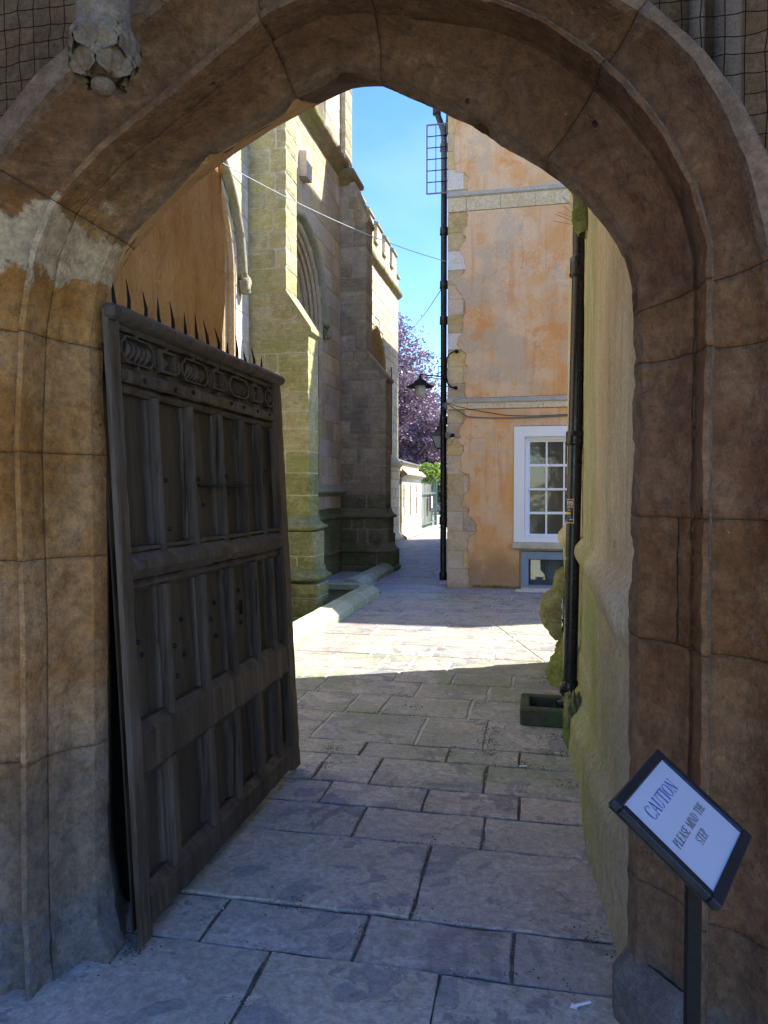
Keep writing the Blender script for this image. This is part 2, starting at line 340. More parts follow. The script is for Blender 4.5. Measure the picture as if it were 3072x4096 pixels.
HOODST = stone('lichened_hood_stone', (0.30, 0.27, 0.16), (0.38, 0.35, 0.23), (0.48, 0.45, 0.33), 3.0, (0.9, 1.1), 0.7, 0.012, moss=(0.50, 0.68, 0.4), moss_col=(0.15, 0.15, 0.06))
LEDGE = stone('mossy_ledge_stone', (0.20, 0.155, 0.09), (0.27, 0.215, 0.13), (0.36, 0.30, 0.2), 4.0, (0.85, 1.1), 1.0, 0.02, moss=(0.46, 0.60, 0.75), moss_col=(0.15, 0.145, 0.03))
KERB = stone('kerb_stone', (0.33, 0.35, 0.21), (0.40, 0.42, 0.28), (0.50, 0.50, 0.38), 3.0, (0.88, 1.1), 0.5, 0.01, moss=(0.45, 0.70, 0.45), moss_col=(0.22, 0.25, 0.12))
QUOIN = stone('quoin_stone', (0.52, 0.38, 0.21), (0.60, 0.46, 0.29), (0.68, 0.57, 0.42), 3.5, (0.80, 1.12), 0.9, 0.018, dark=0.35, sat=0.3)
QUOINW = stone('white_patched_stone', (0.62, 0.58, 0.52), (0.68, 0.65, 0.60), (0.55, 0.49, 0.42), 2.0, (0.95, 1.05), 0.3, 0.006)
BAND = stone('string_course_stone', (0.56, 0.45, 0.28), (0.63, 0.52, 0.35), (0.69, 0.60, 0.45), 1.5, (0.94, 1.06), 0.3, 0.006)
LICHEN = stone('grey_lichened_cement', (0.40, 0.35, 0.27), (0.48, 0.42, 0.33), (0.6, 0.57, 0.5), 6.0, (0.9, 1.1), 0.6, 0.01)
BOSSST = stone('carved_grey_stone', (0.105, 0.075, 0.048), (0.155, 0.115, 0.075), (0.22, 0.17, 0.12), 8, (0.95, 1.05), 0.6, 0.008, dark=0.3)
WALLBR = stone('brown_wall_stone', (0.075, 0.042, 0.019), (0.11, 0.064, 0.031), (0.16, 0.10, 0.055), 3, (0.9, 1.1), 0.6, 0.01)
MOSSST = stone('mossy_boulder', (0.17, 0.17, 0.06), (0.26, 0.25, 0.11), (0.36, 0.35, 0.19), 6, (0.95, 1.05), 1.0, 0.03, moss=(0.42, 0.60, 0.8), moss_col=(0.09, 0.14, 0.012), lines=0.4)
TROUGH = stone('green_trough_stone', (0.055, 0.06, 0.035), (0.08, 0.08, 0.05), (0.11, 0.10, 0.075), 8, (0.95, 1.05), 0.8, 0.01, moss=(0.42, 0.62, 0.8), moss_col=(0.05, 0.09, 0.025))
SOIL = stone('damp_soil', (0.03, 0.028, 0.014), (0.05, 0.045, 0.022), (0.07, 0.065, 0.035), 6, (1, 1), 1.0, 0.04, moss=(0.4, 0.6, 0.7), moss_col=(0.05, 0.08, 0.01))

def slab_mat(name, cols, mossy, purple):
    k = M(name); off = k.n('VectorMath', {0: k.P, 1: k.n('CombineXYZ', {0: k.ma('MULTIPLY', k.rand(), 37.0), 1: k.ma('MULTIPLY', k.rand(), 71.0)}).outputs[0]}, operation='ADD').outputs[0]
    n1 = k.noise(2.6, 9, 0.68, vec=off, dist=0.5); n2 = k.noise(9, 7, 0.72, vec=off); n3 = k.noise(3.2, 5, 0.55, vec=off, dist=1.2)
    base = k.ramp(k.rand(), cols)
    c = k.mix(k.mr(n1, 0.35, 0.68), base, k.mix(0.5, base, (0.49, 0.42, 0.335)))
    c = k.mix(k.ma('MULTIPLY', k.mr(n2, 0.5, 0.74), 0.4), c, (0.38, 0.35, 0.32))
    # flaked layers: flat islands with crisp edges
    fl = k.ramp(n3, [(0.0, 0.0), (0.415, 0.0), (0.425, 0.5), (0.585, 0.5), (0.593, 1.0), (1.0, 1.0)])
    c = k.mix(k.ma('MULTIPLY', k.ma('ABSOLUTE', k.ma('SUBTRACT', fl, 0.5)), 1.1), c, k.mix(fl, (0.15, 0.155, 0.18), (0.48, 0.42, 0.36)))
    for lv in (0.42, 0.59, 0.505):
        ed = k.mr(k.ma('ABSOLUTE', k.ma('SUBTRACT', n3, lv)), 0.009, 0.003); ed = k.ma('MULTIPLY', ed, k.mr(n2, 0.42, 0.6)); c = k.mix(k.ma('MULTIPLY', ed, 0.6), c, (0.52, 0.48, 0.43))
    wet = k.ma('MULTIPLY', k.mr(k.noise(1.3, 7, 0.7, vec=off, dist=0.3), 0.60, 0.615), 0.55); c = k.mix(wet, c, (0.10, 0.085, 0.095))
    rust = k.mr(k.noise(2.7, 6, 0.65, dist=0.8), 0.56, 0.68); c = k.mix(k.ma('MULTIPLY', rust, 0.5), c, (0.36, 0.26, 0.18))
    c = k.mix(k.ma('MULTIPLY', k.mr(k.noise(1.1, 5, 0.6), 0.44, 0.62), mossy), c, k.mix(n2, (0.17, 0.19, 0.10), (0.27, 0.28, 0.17)))
    c = k.mix(k.ma('MULTIPLY', k.mr(k.noise(0.9, 6, 0.7, dist=0.8, vec=off), 0.56, 0.68), 0.55), c, purple)
    c = k.mix(k.mr(k.vor(42, vec=off), 0.055, 0.035), c, (0.08, 0.07, 0.06))
    gr = k.mr(k.noise(28, 10, 0.85, vec=off), 0.34, 0.66, 0.66, 1.32); c = k.mix(1.0, c, k.n('CombineXYZ', {0: gr, 1: gr, 2: gr}).outputs[0], 'MULTIPLY')
    nb = k.bump(fl, 0.7, 0.009); nb = k.bump(n2, 0.35, 0.008, nb); nb = k.bump(k.noise(80, 4, 0.7), 0.2, 0.003, nb)
    return k.fin(c, k.mr(n1, 0.3, 0.7, 0.52, 0.75), nb, spec=0.45)
SLAB = slab_mat('near_flagstone', [(0.0, (0.26, 0.235, 0.205)), (0.3, (0.37, 0.30, 0.25)), (0.55, (0.29, 0.26, 0.225)), (0.8, (0.40, 0.32, 0.235)), (1.0, (0.32, 0.265, 0.235))], 0.25, (0.13, 0.11, 0.12))
SLABM = slab_mat('middle_flagstone', [(0.0, (0.24, 0.245, 0.18)), (0.4, (0.29, 0.275, 0.23)), (0.7, (0.25, 0.255, 0.20)), (1.0, (0.30, 0.28, 0.25))], 0.8, (0.15, 0.13, 0.12))
SLABF = slab_mat('yard_flagstone', [(0.0, (0.27, 0.29, 0.20)), (0.35, (0.31, 0.32, 0.26)), (0.6, (0.33, 0.29, 0.22)), (0.8, (0.26, 0.21, 0.20)), (1.0, (0.29, 0.31, 0.29))], 0.2, (0.24, 0.19, 0.18))
SLABA = slab_mat('alley_flagstone', [(0.0, (0.22, 0.235, 0.27)), (0.5, (0.25, 0.265, 0.29)), (1.0, (0.215, 0.23, 0.25))], 0.15, (0.2, 0.2, 0.23))
DIRT = stone('dirt_joint', (0.07, 0.058, 0.042), (0.13, 0.11, 0.08), (0.30, 0.27, 0.22), 9, (1, 1), 1.0, 0.012)
POINT = stone('pale_pointing', (0.36, 0.35, 0.29), (0.43, 0.42, 0.35), (0.5, 0.48, 0.42), 10)

def wood_mat():
    k = M('old_oak'); n1 = k.noise(1, 7, 0.7, vec=k.map((22, 22, 1.6)), dist=0.5); n2 = k.noise(3, 5, 0.6)
    c = k.mix(k.mr(n1, 0.35, 0.7), (0.034, 0.023, 0.014), (0.098, 0.070, 0.046))
    c = k.mix(k.ma('MULTIPLY', k.mr(n2, 0.45, 0.7), 0.5), c, (0.085, 0.070, 0.056))
    c = k.mix(k.ma('MULTIPLY', k.mr(k.noise(40, 4, 0.8), 0.66, 0.76), 0.5), c, (0.16, 0.14, 0.12))
    sp = k.mr(k.noise(1, 4, 0.6, vec=k.map((34, 34, 0.9)), dist=0.3), 0.655, 0.70); c = k.mix(k.ma('MULTIPLY', sp, 0.85), c, (0.006, 0.005, 0.004))
    c = k.tint(c, 0.8, 1.25)
    nb = k.bump(n1, 0.8, 0.010); nb = k.bump(k.ma('SUBTRACT', 1.0, sp), 0.8, 0.01, nb); nb = k.bump(k.noise(9, 6, 0.7), 0.3, 0.01, nb)
    return k.fin(c, k.mr(n2, 0.3, 0.7, 0.5, 0.72), nb, spec=0.3)
WOOD = wood_mat()
PANEL = (lambda k: k.fin(k.mix(k.mr(k.noise(1, 6, 0.7, vec=k.map((14, 14, 1.1)), dist=0.6), 0.35, 0.7), (0.030, 0.022, 0.013), (0.066, 0.049, 0.031)), 0.62,
         k.bump(k.noise(1, 7, 0.75, vec=k.map((26, 26, 1.3)), dist=0.8), 0.45, 0.006), spec=0.35))(M('oak_panel'))
IRON = simple('black_iron', (0.008, 0.007, 0.007), 0.65, 0.0, 0.22, 0.3, 20)
PIPE = simple('black_painted_pipe', (0.010, 0.011, 0.014), 0.3, 0.0, 0.5, 0.3, 3, 0.03, 0.001)
PIPEG = simple('grey_black_pipe', (0.03, 0.032, 0.036), 0.45, 0.0, 0.5)
WHITE = simple('white_paint', (0.78, 0.80, 0.82), 0.5, 0, 0.4, 0.05, 6)
BLUE = simple('blue_grey_paint', (0.20, 0.27, 0.37), 0.5, 0, 0.4, 0.12, 6)
BLUED = simple('dark_grey_paint', (0.055, 0.06, 0.065), 0.5)
STICK_B = simple('sticker_navy', (0.008, 0.012, 0.05), 0.35)
STICK_Y = simple('sticker_yellow', (0.75, 0.45, 0.06), 0.4)
STICK_O = simple('sticker_orange_edge', (0.75, 0.45, 0.18), 0.4)
STICK_W = simple('sticker_white', (0.8, 0.8, 0.8), 0.4, var=0.02)
SIGNW = simple('sign_paper', (0.46, 0.42, 0.44), 0.5, 0, 0.3, 0.03, 3, 0.0)
SIGNF = simple('sign_frame_black', (0.012, 0.013, 0.016), 0.35, 0, 0.5)
INKB = simple('ink_blue', (0.03, 0.08, 0.30), 0.5, var=0.02)
INKK = simple('ink_black', (0.03, 0.03, 0.05), 0.5, var=0.02)
WIREL = simple('pale_wire', (0.45, 0.47, 0.5), 0.5)
WIRED = simple('dark_wire', (0.05, 0.06, 0.07), 0.5)
CABLE = simple('grey_cable', (0.13, 0.14, 0.14), 0.6)
NETM = simple('netting_cord', (0.006, 0.004, 0.003), 0.9, spec=0.05)
NETR = simple('netting_cord_right', (0.010, 0.007, 0.005), 0.9, spec=0.05)
LEAD = simple('lead_roof', (0.13, 0.135, 0.145), 0.5)
BAGM = simple('black_plastic_bag', (0.008, 0.009, 0.012), 0.25, 0, 0.6, 0.2, 10, 0.6, 0.02)
DEBRIS = simple('dead_leaf', (0.05, 0.035, 0.02), 0.9, var=0.5, sc=30)
CRUMB = simple('white_crumb', (0.7, 0.7, 0.68), 0.6)
GATEG = simple('green_gate_paint', (0.10, 0.16, 0.13), 0.5)
BOARD = stone('weathered_board', (0.22, 0.20, 0.17), (0.27, 0.27, 0.22), (0.33, 0.32, 0.27), 4, (0.5, 1.35), sat=0.5)
BARK = stone('tree_bark', (0.06, 0.05, 0.045), (0.10, 0.085, 0.075), (0.13, 0.11, 0.1), 6)
SLATE = stone('slate_roof', (0.10, 0.10, 0.105), (0.14, 0.14, 0.14), (0.19, 0.185, 0.18), 5)
def glass_mat(name, dark, refl=0.12, wob=0.25):
    k = M(name); k.b.inputs['IOR'].default_value = 1.5
    nb = k.bump(k.noise(2.2, 3, 0.5), wob, 0.02)
    return k.fin(dark, refl, nb, spec=1.0)
GLASS = glass_mat('window_glass', (0.05, 0.048, 0.042), 0.10, 0.3)
GLASSB = glass_mat('basement_glass', (0.05, 0.10, 0.14), 0.03)
GLASSD = glass_mat('leaded_glass', (0.012, 0.014, 0.018), 0.15, 0.6)
LAMPG = (lambda k: k.fin((0.55, 0.56, 0.55), 0.15, k.bump(k.n('TexWave', {'Vector': k.P, 'Scale': 26.0}).outputs[1], 0.6, 0.01), spec=0.6))(M('ribbed_lamp_glass'))
LANTG = simple('frosted_lantern_glass', (0.42, 0.52, 0.66), 0.2, 0, 0.6, 0.08)
LANTB = simple('verdigris_metal', (0.10, 0.115, 0.095), 0.5)
def clear_mat():
    k = M('wired_guard_panel'); k.b.inputs['Transmission Weight'].default_value = 0.0; k.b.inputs['Alpha'].default_value = 0.12
    return k.fin((0.6, 0.7, 0.85), 0.1)
CLEAR = clear_mat()
def leaf_mat(name, a, b, c, tr=0.25):
    k = M(name); f = k.noise(2.2, 3, 0.6); f2 = k.noise(14, 2)
    col = k.mix(k.mr(f2, 0.35, 0.65), k.mix(k.mr(f, 0.35, 0.65), a, b), c)
    k.b.inputs['Subsurface Weight'].default_value = 0.0
    tl = k.n('BsdfTranslucent', {'Color': col}); mx = k.n('MixShader', {0: tr, 1: k.b.outputs[0], 2: tl.outputs[0]})
    k.t.links.new(mx.outputs[0], k.t.nodes['Material Output'].inputs[0])
    return k.fin(col, 0.45, spec=0.5)
BEECH = leaf_mat('copper_beech_leaf', (0.10, 0.05, 0.07), (0.17, 0.085, 0.11), (0.27, 0.20, 0.25))
BEECHG = leaf_mat('beech_inner_green_leaf', (0.06, 0.09, 0.03), (0.09, 0.12, 0.04), (0.12, 0.15, 0.06))
LIME = leaf_mat('young_green_leaf', (0.13, 0.26, 0.02), (0.20, 0.36, 0.04), (0.30, 0.42, 0.06), 0.4)
YEW = leaf_mat('dark_hedge_leaf', (0.012, 0.03, 0.01), (0.03, 0.06, 0.018), (0.05, 0.09, 0.03))
WEED = leaf_mat('weed_leaf', (0.05, 0.14, 0.03), (0.08, 0.2, 0.05), (0.1, 0.24, 0.06))

# ================================================================== THE ARCH
C0 = Vector((-0.6, 2.0))
def rail(ycoord, pts):
    return (ycoord, pts)
R0 = (2.347, [(0.277, 0.1), (0.276, 0.42), (0.273, 1.2), (0.279, 1.8), (0.28, 2.03), (0.276, 2.143), (0.268, 2.233), (0.253, 2.294), (0.223, 2.363), (0.179, 2.427), (0.128, 2.491), (0.053, 2.557), (-0.015, 2.609), (-0.122, 2.68), (-0.239, 2.761), (-0.358, 2.828), (-0.487, 2.895), (-0.56, 2.935), (-0.65, 2.937),
     (-0.77, 2.895), (-0.83, 2.845), (-0.955, 2.79), (-1.075, 2.735), (-1.155, 2.68), (-1.235, 2.61), (-1.34, 2.525), (-1.40, 2.46), (-1.455, 2.34), (-1.48, 2.245), (-1.50, 2.11), (-1.495, 1.9), (-1.49, 1.75), (-1.491, 1.13), (-1.496, 0.23), (-1.50, 0.1)])
KR = 2.72 / 2.347
RR = (2.72, [(0.42, 0.1), (0.42, 2.0), (0.34, 2.12)] + [(x * KR + 0.006, 1.6 + (z - 1.6) * KR + 0.012) for x, z in ((0.28, 2.143), (0.27, 2.233), (0.255, 2.294), (0.225, 2.363), (0.18, 2.427), (0.13, 2.491), (0.055, 2.557), (-0.013, 2.609), (-0.12, 2.68), (-0.237, 2.761), (-0.356, 2.828), (-0.485, 2.888))]
     + [(x * KR, 1.6 + (z - 1.6) * KR) for x, z in ((-0.569, 2.906), (-0.603, 2.903), (-0.661, 2.884), (-0.729, 2.859), (-0.859, 2.807), (-0.982, 2.745), (-1.127, 2.659), (-1.239, 2.575), (-1.343, 2.472), (-1.41, 2.399))] + [(-1.69, 2.42), (-1.70, 2.3), (-1.70, 0.1)])
R2 = (2.06, [(0.425, 0.1), (0.42, 1.58), (0.424, 2.03), (0.423, 2.24), (0.378, 2.40), (0.313, 2.53), (0.225, 2.655), (0.130, 2.76), (-0.001, 2.865), (-0.125, 2.93), (-0.35, 2.985), (-0.50, 3.02), (-0.62, 3.03), (-0.775, 2.985), (-0.83, 2.945), (-1.07, 2.79), (-1.30, 2.65), (-1.465, 2.51), (-1.54, 2.36), (-1.585, 2.13), (-1.61, 1.74), (-1.597, 1.17), (-1.605, 0.1)])
R5 = (2.01, [(0.575, 0.1), (0.57, 1.6), (0.56, 2.05), (0.525, 2.252), (0.49, 2.41), (0.43, 2.558), (0.37, 2.67), (0.29, 2.764), (0.112, 2.895), (-0.10, 3.02), (-0.35, 3.11), (-0.6, 3.16), (-0.82, 3.13), (-1.04, 3.03), (-1.242, 2.911), (-1.368, 2.83), (-1.497, 2.717), (-1.62, 2.593), (-1.70, 2.45), (-1.755, 2.2), (-1.76, 0.1)])
R6 = (1.975, [(0.66, 0.1), (0.655, 1.6), (0.645, 2.05), (0.61, 2.24), (0.546, 2.414), (0.477, 2.561), (0.40, 2.68), (0.335, 2.753), (0.22, 2.87), (0.0, 3.02), (-0.3, 3.18), (-0.6, 3.24), (-0.9, 3.20), (-1.15, 3.07), (-1.354, 2.922), (-1.472, 2.848), (-1.594, 2.728), (-1.70, 2.60), (-1.79, 2.40), (-1.85, 2.15), (-1.86, 0.1)])
def cut(poly, phi):
    """distance from C0 to the polyline along angle phi"""
    d = Vector((math.cos(phi), math.sin(phi))); best = None
    for (ax, az), (bx, bz) in zip(poly, poly[1:]):
        ex, ez = bx - ax, bz - az; den = d.x * (-ez) + d.y * ex
        if abs(den) < 1e-9: continue
        qx, qz = ax - C0.x, az - C0.y
        t = (qx * (-ez) + qz * ex) / den; u = (d.x * qz - d.y * qx) / den
        if t > 0 and -1e-6 <= u <= 1 + 1e-6: best = t if best is None else min(best, t)
    return best or 1.0
def sidex(poly, z, side):
    seg = poly if side > 0 else poly[::-1]
    for (ax, az), (bx, bz) in zip(seg, seg[1:]):
        if (az - z) * (bz - z) <= 0 and abs(az - bz) > 1e-9: return ax + (bx - ax) * (z - az) / (bz - az)
        if az > 2.3: break
    return seg[0][0]
def station(s):
    """s<0: right jamb z=2+s ; 0..pi arc ; >pi: left jamb z = 2-(s-pi)"""
    def on(poly):
        if s < 0: return (sidex(poly, max(0.101, 2.0 + s), 1), 2.0 + s)
        if s > math.pi: return (sidex(poly, max(0.101, 2.0 - (s - math.pi)), -1), 2.0 - (s - math.pi))
        r = cut(poly, s); return (C0.x + r * math.cos(s), C0.y + r * math.sin(s))
    return on
def railpts(s):
    on = station(s); a = on(R0[1]); rr = on(RR[1]); r2 = on(R2[1]); r5 = on(R5[1]); r6 = on(R6[1])
    V = lambda p, y: Vector((p[0], y, p[1]))
    L = lambda p, q, t: (p[0] + (q[0] - p[0]) * t, p[1] + (q[1] - p[1]) * t)
    return [V(rr, RR[0]), V(a, 2.347), V(L(a, r2, 0.13), 2.285), V(L(a, r2, 0.92), 2.155), V(L(a, r2, 0.99), 2.165), V(r2, 2.055),
            V(L(r2, r5, 0.10), 2.05), V(L(r2, r5, 0.16), 2.085), V(L(r2, r5, 0.30), 2.09), V(r5, 2.0), V(L(r5, r6, 0.15), 1.975), V(r6, 1.972), V(L(r5, r6, 1.05), 2.25)]
NSUB = [10, 3, 12, 2, 3, 2, 2, 3, 7, 2, 5, 6]
def arch_point(s, t, rough=1.0):
    """t = 0..12 across the rails"""
    rp = railpts(s); i = min(int(t), 11); f = t - i
    p = rp[i].lerp(rp[i + 1], f)
    if i in (2, 8):
        bulge = math.sin(math.pi * f) * (0.020 if i == 2 else 0.018)       # shallow hollow
        p.y += bulge * 0.8; c = Vector((C0.x - p.x, 0, C0.y - p.z)) if 0 < s < math.pi else Vector((C0.x - p.x, 0, 0))
        p -= c.normalized() * bulge * 0.5
    q = p.copy()
    n1 = nz(q, 3.0, 3) * 0.004 + nz(q + Vector((9, 3, 1)), 16.0, 6) * 0.0055
    edge = max(0.0, 1 - abs(t - 1.0) * 1.5)
    chip = max(0.0, nz(q + Vector((3, 7, 5)), 9.0, 4) - 0.12) * (0.06 if q.z > 2.15 else 0.02) * edge
    p.y += (n1 + 0.6 * chip) * rough
    c = Vector((C0.x - q.x, 0, (C0.y - q.z) if 0 < s < math.pi else 0)).normalized()
    p -= c * (n1 * 0.9 + chip) * rough
    if q.z < 0.3 and s > math.pi:      # battered rubble foot of the left jamb
        k = (0.3 - q.z) / 0.3; b = nz(q + Vector((1, 1, 8)), 7, 4)
        p.x += k * (0.05 + 0.05 * b) ; p.y -= k * (0.05 + 0.04 * b) * (1 if t > 1.2 else 0.2)
    return p
arch = thing('stone_archway', 'tall moulded stone archway of ochre and brown blocks framing the passage, pointed at the crown', 'archway')
def arch_block(s0, s1, t0=0.0, t1=12.0, gap=0.0014, m=None, name='stone'):
    n = max(3, int((s1 - s0) / 0.018))
    ts = [t0]
    for i, k in enumerate(NSUB):
        for j in range(1, k + 1):
            t = i + j / k
            if t0 < t < t1 - 1e-6: ts.append(t)
    ts.append(t1); g = gap
    mb = MB(); vs = []; rows = []; seg = []
    for i in range(n + 1):
        s = lerp(s0 + g, s1 - g, i / n); rows.append([arch_point(s, t) for t in ts])
    nv = len(ts)
    # edges of the block curl back into the joint
    def back(p, s): 
        c = Vector((C0.x - p.x, 0, (C0.y - p.z) if 0 < s < math.pi else 0)).normalized()
        return p + Vector((0, 0.005, 0)) - c * 0.005
    r0 = [back(p, s0) for p in rows[0]]; r1 = [back(p, s1) for p in rows[-1]]
    rows = [r0] + rows + [r1]
    brk = [0] + [j for j in range(1, nv - 1) if abs(ts[j] - round(ts[j])) < 1e-6] + [nv - 1]
    for ja, jb in zip(brk, brk[1:]):
        k = jb - ja + 1; vs = [r[j] for r in rows for j in range(ja, jb + 1)]
        mb.add(vs, [(i * k + j, i * k + j + 1, (i + 1) * k + j + 1, (i + 1) * k + j) for i in range(len(rows) - 1) for j in range(k - 1)], True)
        seg += [2 if (ja == 0 and 1.5 < s0 < 2.9) else 1 if int(ts[ja] + .001) in (1, 9, 10) and ja >= 0 and s0 < 2.3 else 0] * ((len(rows) - 1) * (k - 1))
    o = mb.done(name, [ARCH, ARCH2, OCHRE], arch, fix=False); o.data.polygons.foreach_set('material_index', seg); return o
PI = math.pi; D = lambda a: a * PI / 180
joints = [-2.03, -1.56, -0.83, -0.47, -0.02, D(8.5), D(44), D(83), D(101.5), D(150), PI - 0.11, PI + 0.27, PI + 0.62, PI + 1.28, PI + 2.03]
for a, b in zip(joints, joints[1:]):
    if abs(a + 0.83) < 1e-6:          # the patched block with the dark upright joint
        arch_block(a, b, 0.0, 2.72); arch_block(a, b, 2.76, 12.0)
    else: arch_block(a, b)
# recessed mortar body behind the joints
mb = MB(); ts = [0, 0.5, 1, 1.5, 2, 2.2, 2.4, 2.6, 2.8, 3, 4, 5, 6, 7, 8, 8.33, 8.67, 9, 10, 11, 12]; rows = []
for i in range(261):
    s = lerp(-2.03, PI + 2.03, i / 260); row = []
    for t in ts:
        p = arch_point(s, t, 1.0); c = Vector((C0.x - p.x, 0, (C0.y - p.z) if 0 < s < PI else 0)).normalized()
        row.append(p + Vector((0, 0.0065, 0)) - c * 0.0065)
    rows.append(row)
nv = len(ts)
mb.add([p for r in rows for p in r], [(i * nv + j, i * nv + j + 1, (i + 1) * nv + j + 1, (i + 1) * nv + j) for i in range(260) for j in range(nv - 1)], True)
mb.done('mortar', ARCH_BACK, arch, fix=False)
# wall that carries the arch, front (netted) and rear faces plus top
mb = MB()
def far_pt(p, s, y, rad=4.6, top=7.2):
    if s <= 0: return Vector((4.5, y, p.z))
    if s >= PI: return Vector((-6.0, y, p.z))
    d = Vector((math.cos(s), math.sin(s)))
    k = min((4.5 - C0.x) / d.x if d.x > 1e-6 else 1e9, (-6.0 - C0.x) / d.x if d.x < -1e-6 else 1e9, (top - C0.y) / max(d.y, 1e-6))
    return Vector((C0.x + d.x * k, y, C0.y + d.y * k))
ss = [lerp(-2.03, PI + 2.03, i / 180) for i in range(181)]
for y, t in ((2.25, 12), (2.72, 0)):
    fr = [arch_point(s, t) for s in ss]; mid = []
    for s, p in zip(ss, fr):
        q = far_pt(p, s, y); mid.append([p] + [p.lerp(q, f) for f in (0.04, 0.1, 0.2, 0.4, 1.0)])
    for m_ in mid:
        for k in range(1, 6): m_[k] = Vector((m_[k].x, y + (nz(m_[k], 4) * 0.012), m_[k].z))
    mb.add([p for r in mid for p in r], [(i * 6 + j, i * 6 + j + 1, (i + 1) * 6 + j + 1, (i + 1) * 6 + j) for i in range(180) for j in range(5)], True)
mb.box((-6, 2.26, 7.0), (4.5, 2.71, 7.2))
mb.done('gatehouse_wall', WALLBR, None, fix=False, label='rough brown gatehouse wall around and above the arch, behind bird netting', category='wall')

mb = MB(); mb.box((-4.6, -3.0, -0.1), (-4.2, 2.24, 4.3)); mb.done('light_blocking_wall', WALLBR, None, label='unseen brown wall added on the left to block light from that side', category='wall')  # unseen wall, added so the right jamb receives less light
# plinth at the foot of the right jamb
pl = thing('jamb_plinth', 'grey chamfered stone plinth at the foot of the right jamb, below the sign', 'plinth')
mb = MB(); mb.prism([(0.235, 2.36, 0), (0.235, 2.30, 0), (0.36, 2.10, 0), (0.75, 2.0, 0), (0.75, 2.36, 0)], (0, 0, 0.13))
mb.add([(0.235, 2.36, .13), (0.235, 2.30, .13), (0.36, 2.10, .13), (0.75, 2.0, .13), (0.28, 2.36, .20), (0.285, 2.32, .20), (0.40, 2.16, .20), (0.75, 2.08, .20)], [(0, 1, 5, 4), (1, 2, 6, 5), (2, 3, 7, 6)])
mb.done('plinth_block', stone('plinth_grey', (0.10, 0.09, 0.085), (0.14, 0.125, 0.115), (0.2, 0.18, 0.17), 6), pl)

# carved shaft and corbel, upper left
sh = thing('vault_shaft', 'pale round vault shaft ending in a carved leaf corbel at upper left', 'shaft', (-1.138, 1.80, 2.735))
mb = MB(); mb.lathe((0, 0, 0), [(0.070, 0.08), (0.071, 0.3), (0.071, 1.6)], 28)
mb.done('shaft', BOSSST, sh)
mb = MB(); mb.grid(lambda u, v: Vector((math.sin(PI * v) * math.cos(2 * PI * u) * 0.062, math.sin(PI * v) * math.sin(2 * PI * u) * 0.062, math.cos(PI * v) * 0.072 + 0.03)), 30, 20)
def leafplate(az, ztop, zbot, w0, o0, curl):
    for back in (0, 1):
        def f(u, v):
            a = 2 * u - 1; b = v; wd = w0 * (math.sin(PI * (0.10 + 0.84 * b)) ** 0.55) * (1 + 0.10 * math.sin(b * 17))
            out = o0 + 0.020 * math.sin(PI * b) + curl * b ** 3 + 0.011 * abs(a) ** 2.5 - 0.011 * math.exp(-(a / 0.13) ** 2) * math.sin(PI * b) - 0.006 * (math.exp(-((abs(a) - .55) / 0.12) ** 2)) - 0.010 * back
            th = az + a * wd / 0.085; p = Vector((math.cos(th) * out, math.sin(th) * out, lerp(ztop, zbot, b) + 0.006 * math.cos(a * 3)))
            return p + p.normalized() * nz(p, 45, 4) * 0.0035
        mb.grid(f, 22, 22)
for i in range(5): leafplate(-1.25 + i * 2 * PI / 5, 0.100, 0.008, 0.060, 0.066, 0.006)
for i in range(5): leafplate(-0.62 + i * 2 * PI / 5, 0.040, -0.042, 0.060, 0.058, -0.004)
mb.lathe((0.005, -0.012, -0.062), [(0.002, -0.022), (0.018, -0.018), (0.030, -0.004), (0.031, 0.008), (0.020, 0.022), (0.004, 0.026)], 20)
mb.done('carved_corbel', BOSSST, sh)
sh2 = thing('wall_shaft', 'slim pale stone shaft on the brown wall at upper right, behind the netting', 'shaft', (0.50, 2.20, 2.78))
mb = MB(); mb.lathe((0, 0, 0), [(0.036, -0.35), (0.034, 1.2)], 18); mb.lathe((-0.075, 0.02, 0.1), [(0.022, -0.35), (0.022, 1.2)], 14); mb.done('shaft', stone('pale_shaft', (0.10, 0.066, 0.040), (0.135, 0.092, 0.058), (0.165, 0.12, 0.08), 5), sh2)

# bird netting
def net(name, label, x0, x1, z0, z1, cell, keep, mat_, y):
    mb = MB(); nxn = int((x1 - x0) / cell); nzn = int((z1 - z0) / cell)
    P = lambda i, j: Vector((x0 + i * cell + 0.007 * nz((i * 1.3, j * .7, 1), 1.1, 2), y + 0.01 * nz((i, j, 4), 0.6, 2), z0 + j * cell + 0.008 * nz((i * .8, j, 9), 0.9, 2) ))
    for i in range(nxn + 1):
        for j in range(nzn + 1):
            a = P(i, j)
            if not keep(a): continue
            for b in (P(i + 1, j), P(i, j + 1)): mb.tube([a, a.lerp(b, 0.5) + Vector((0, 0, -0.002)), b], 0.0014, 4, False)
    o = mb.done(name, mat_, None, fix=False, label=label, category='netting'); return o
def outside(a):
    d = Vector((a.x - C0.x, a.z - C0.y)); s = math.atan2(d.y, d.x); return d.length > cut(R6[1], s) + 0.0
net('bird_netting', 'dark square bird netting in the upper left corner beside the carved shaft', -2.0, -1.33, 2.5, 3.3, 0.0505, lambda a: outside(a) and a.x < -1.22, NETM, 2.0)
net('bird_netting', 'brownish bird netting tied along the arch edge in the upper right corner', 0.25, 0.95, 2.3, 3.1, 0.0505, outside, NETR, 2.03)

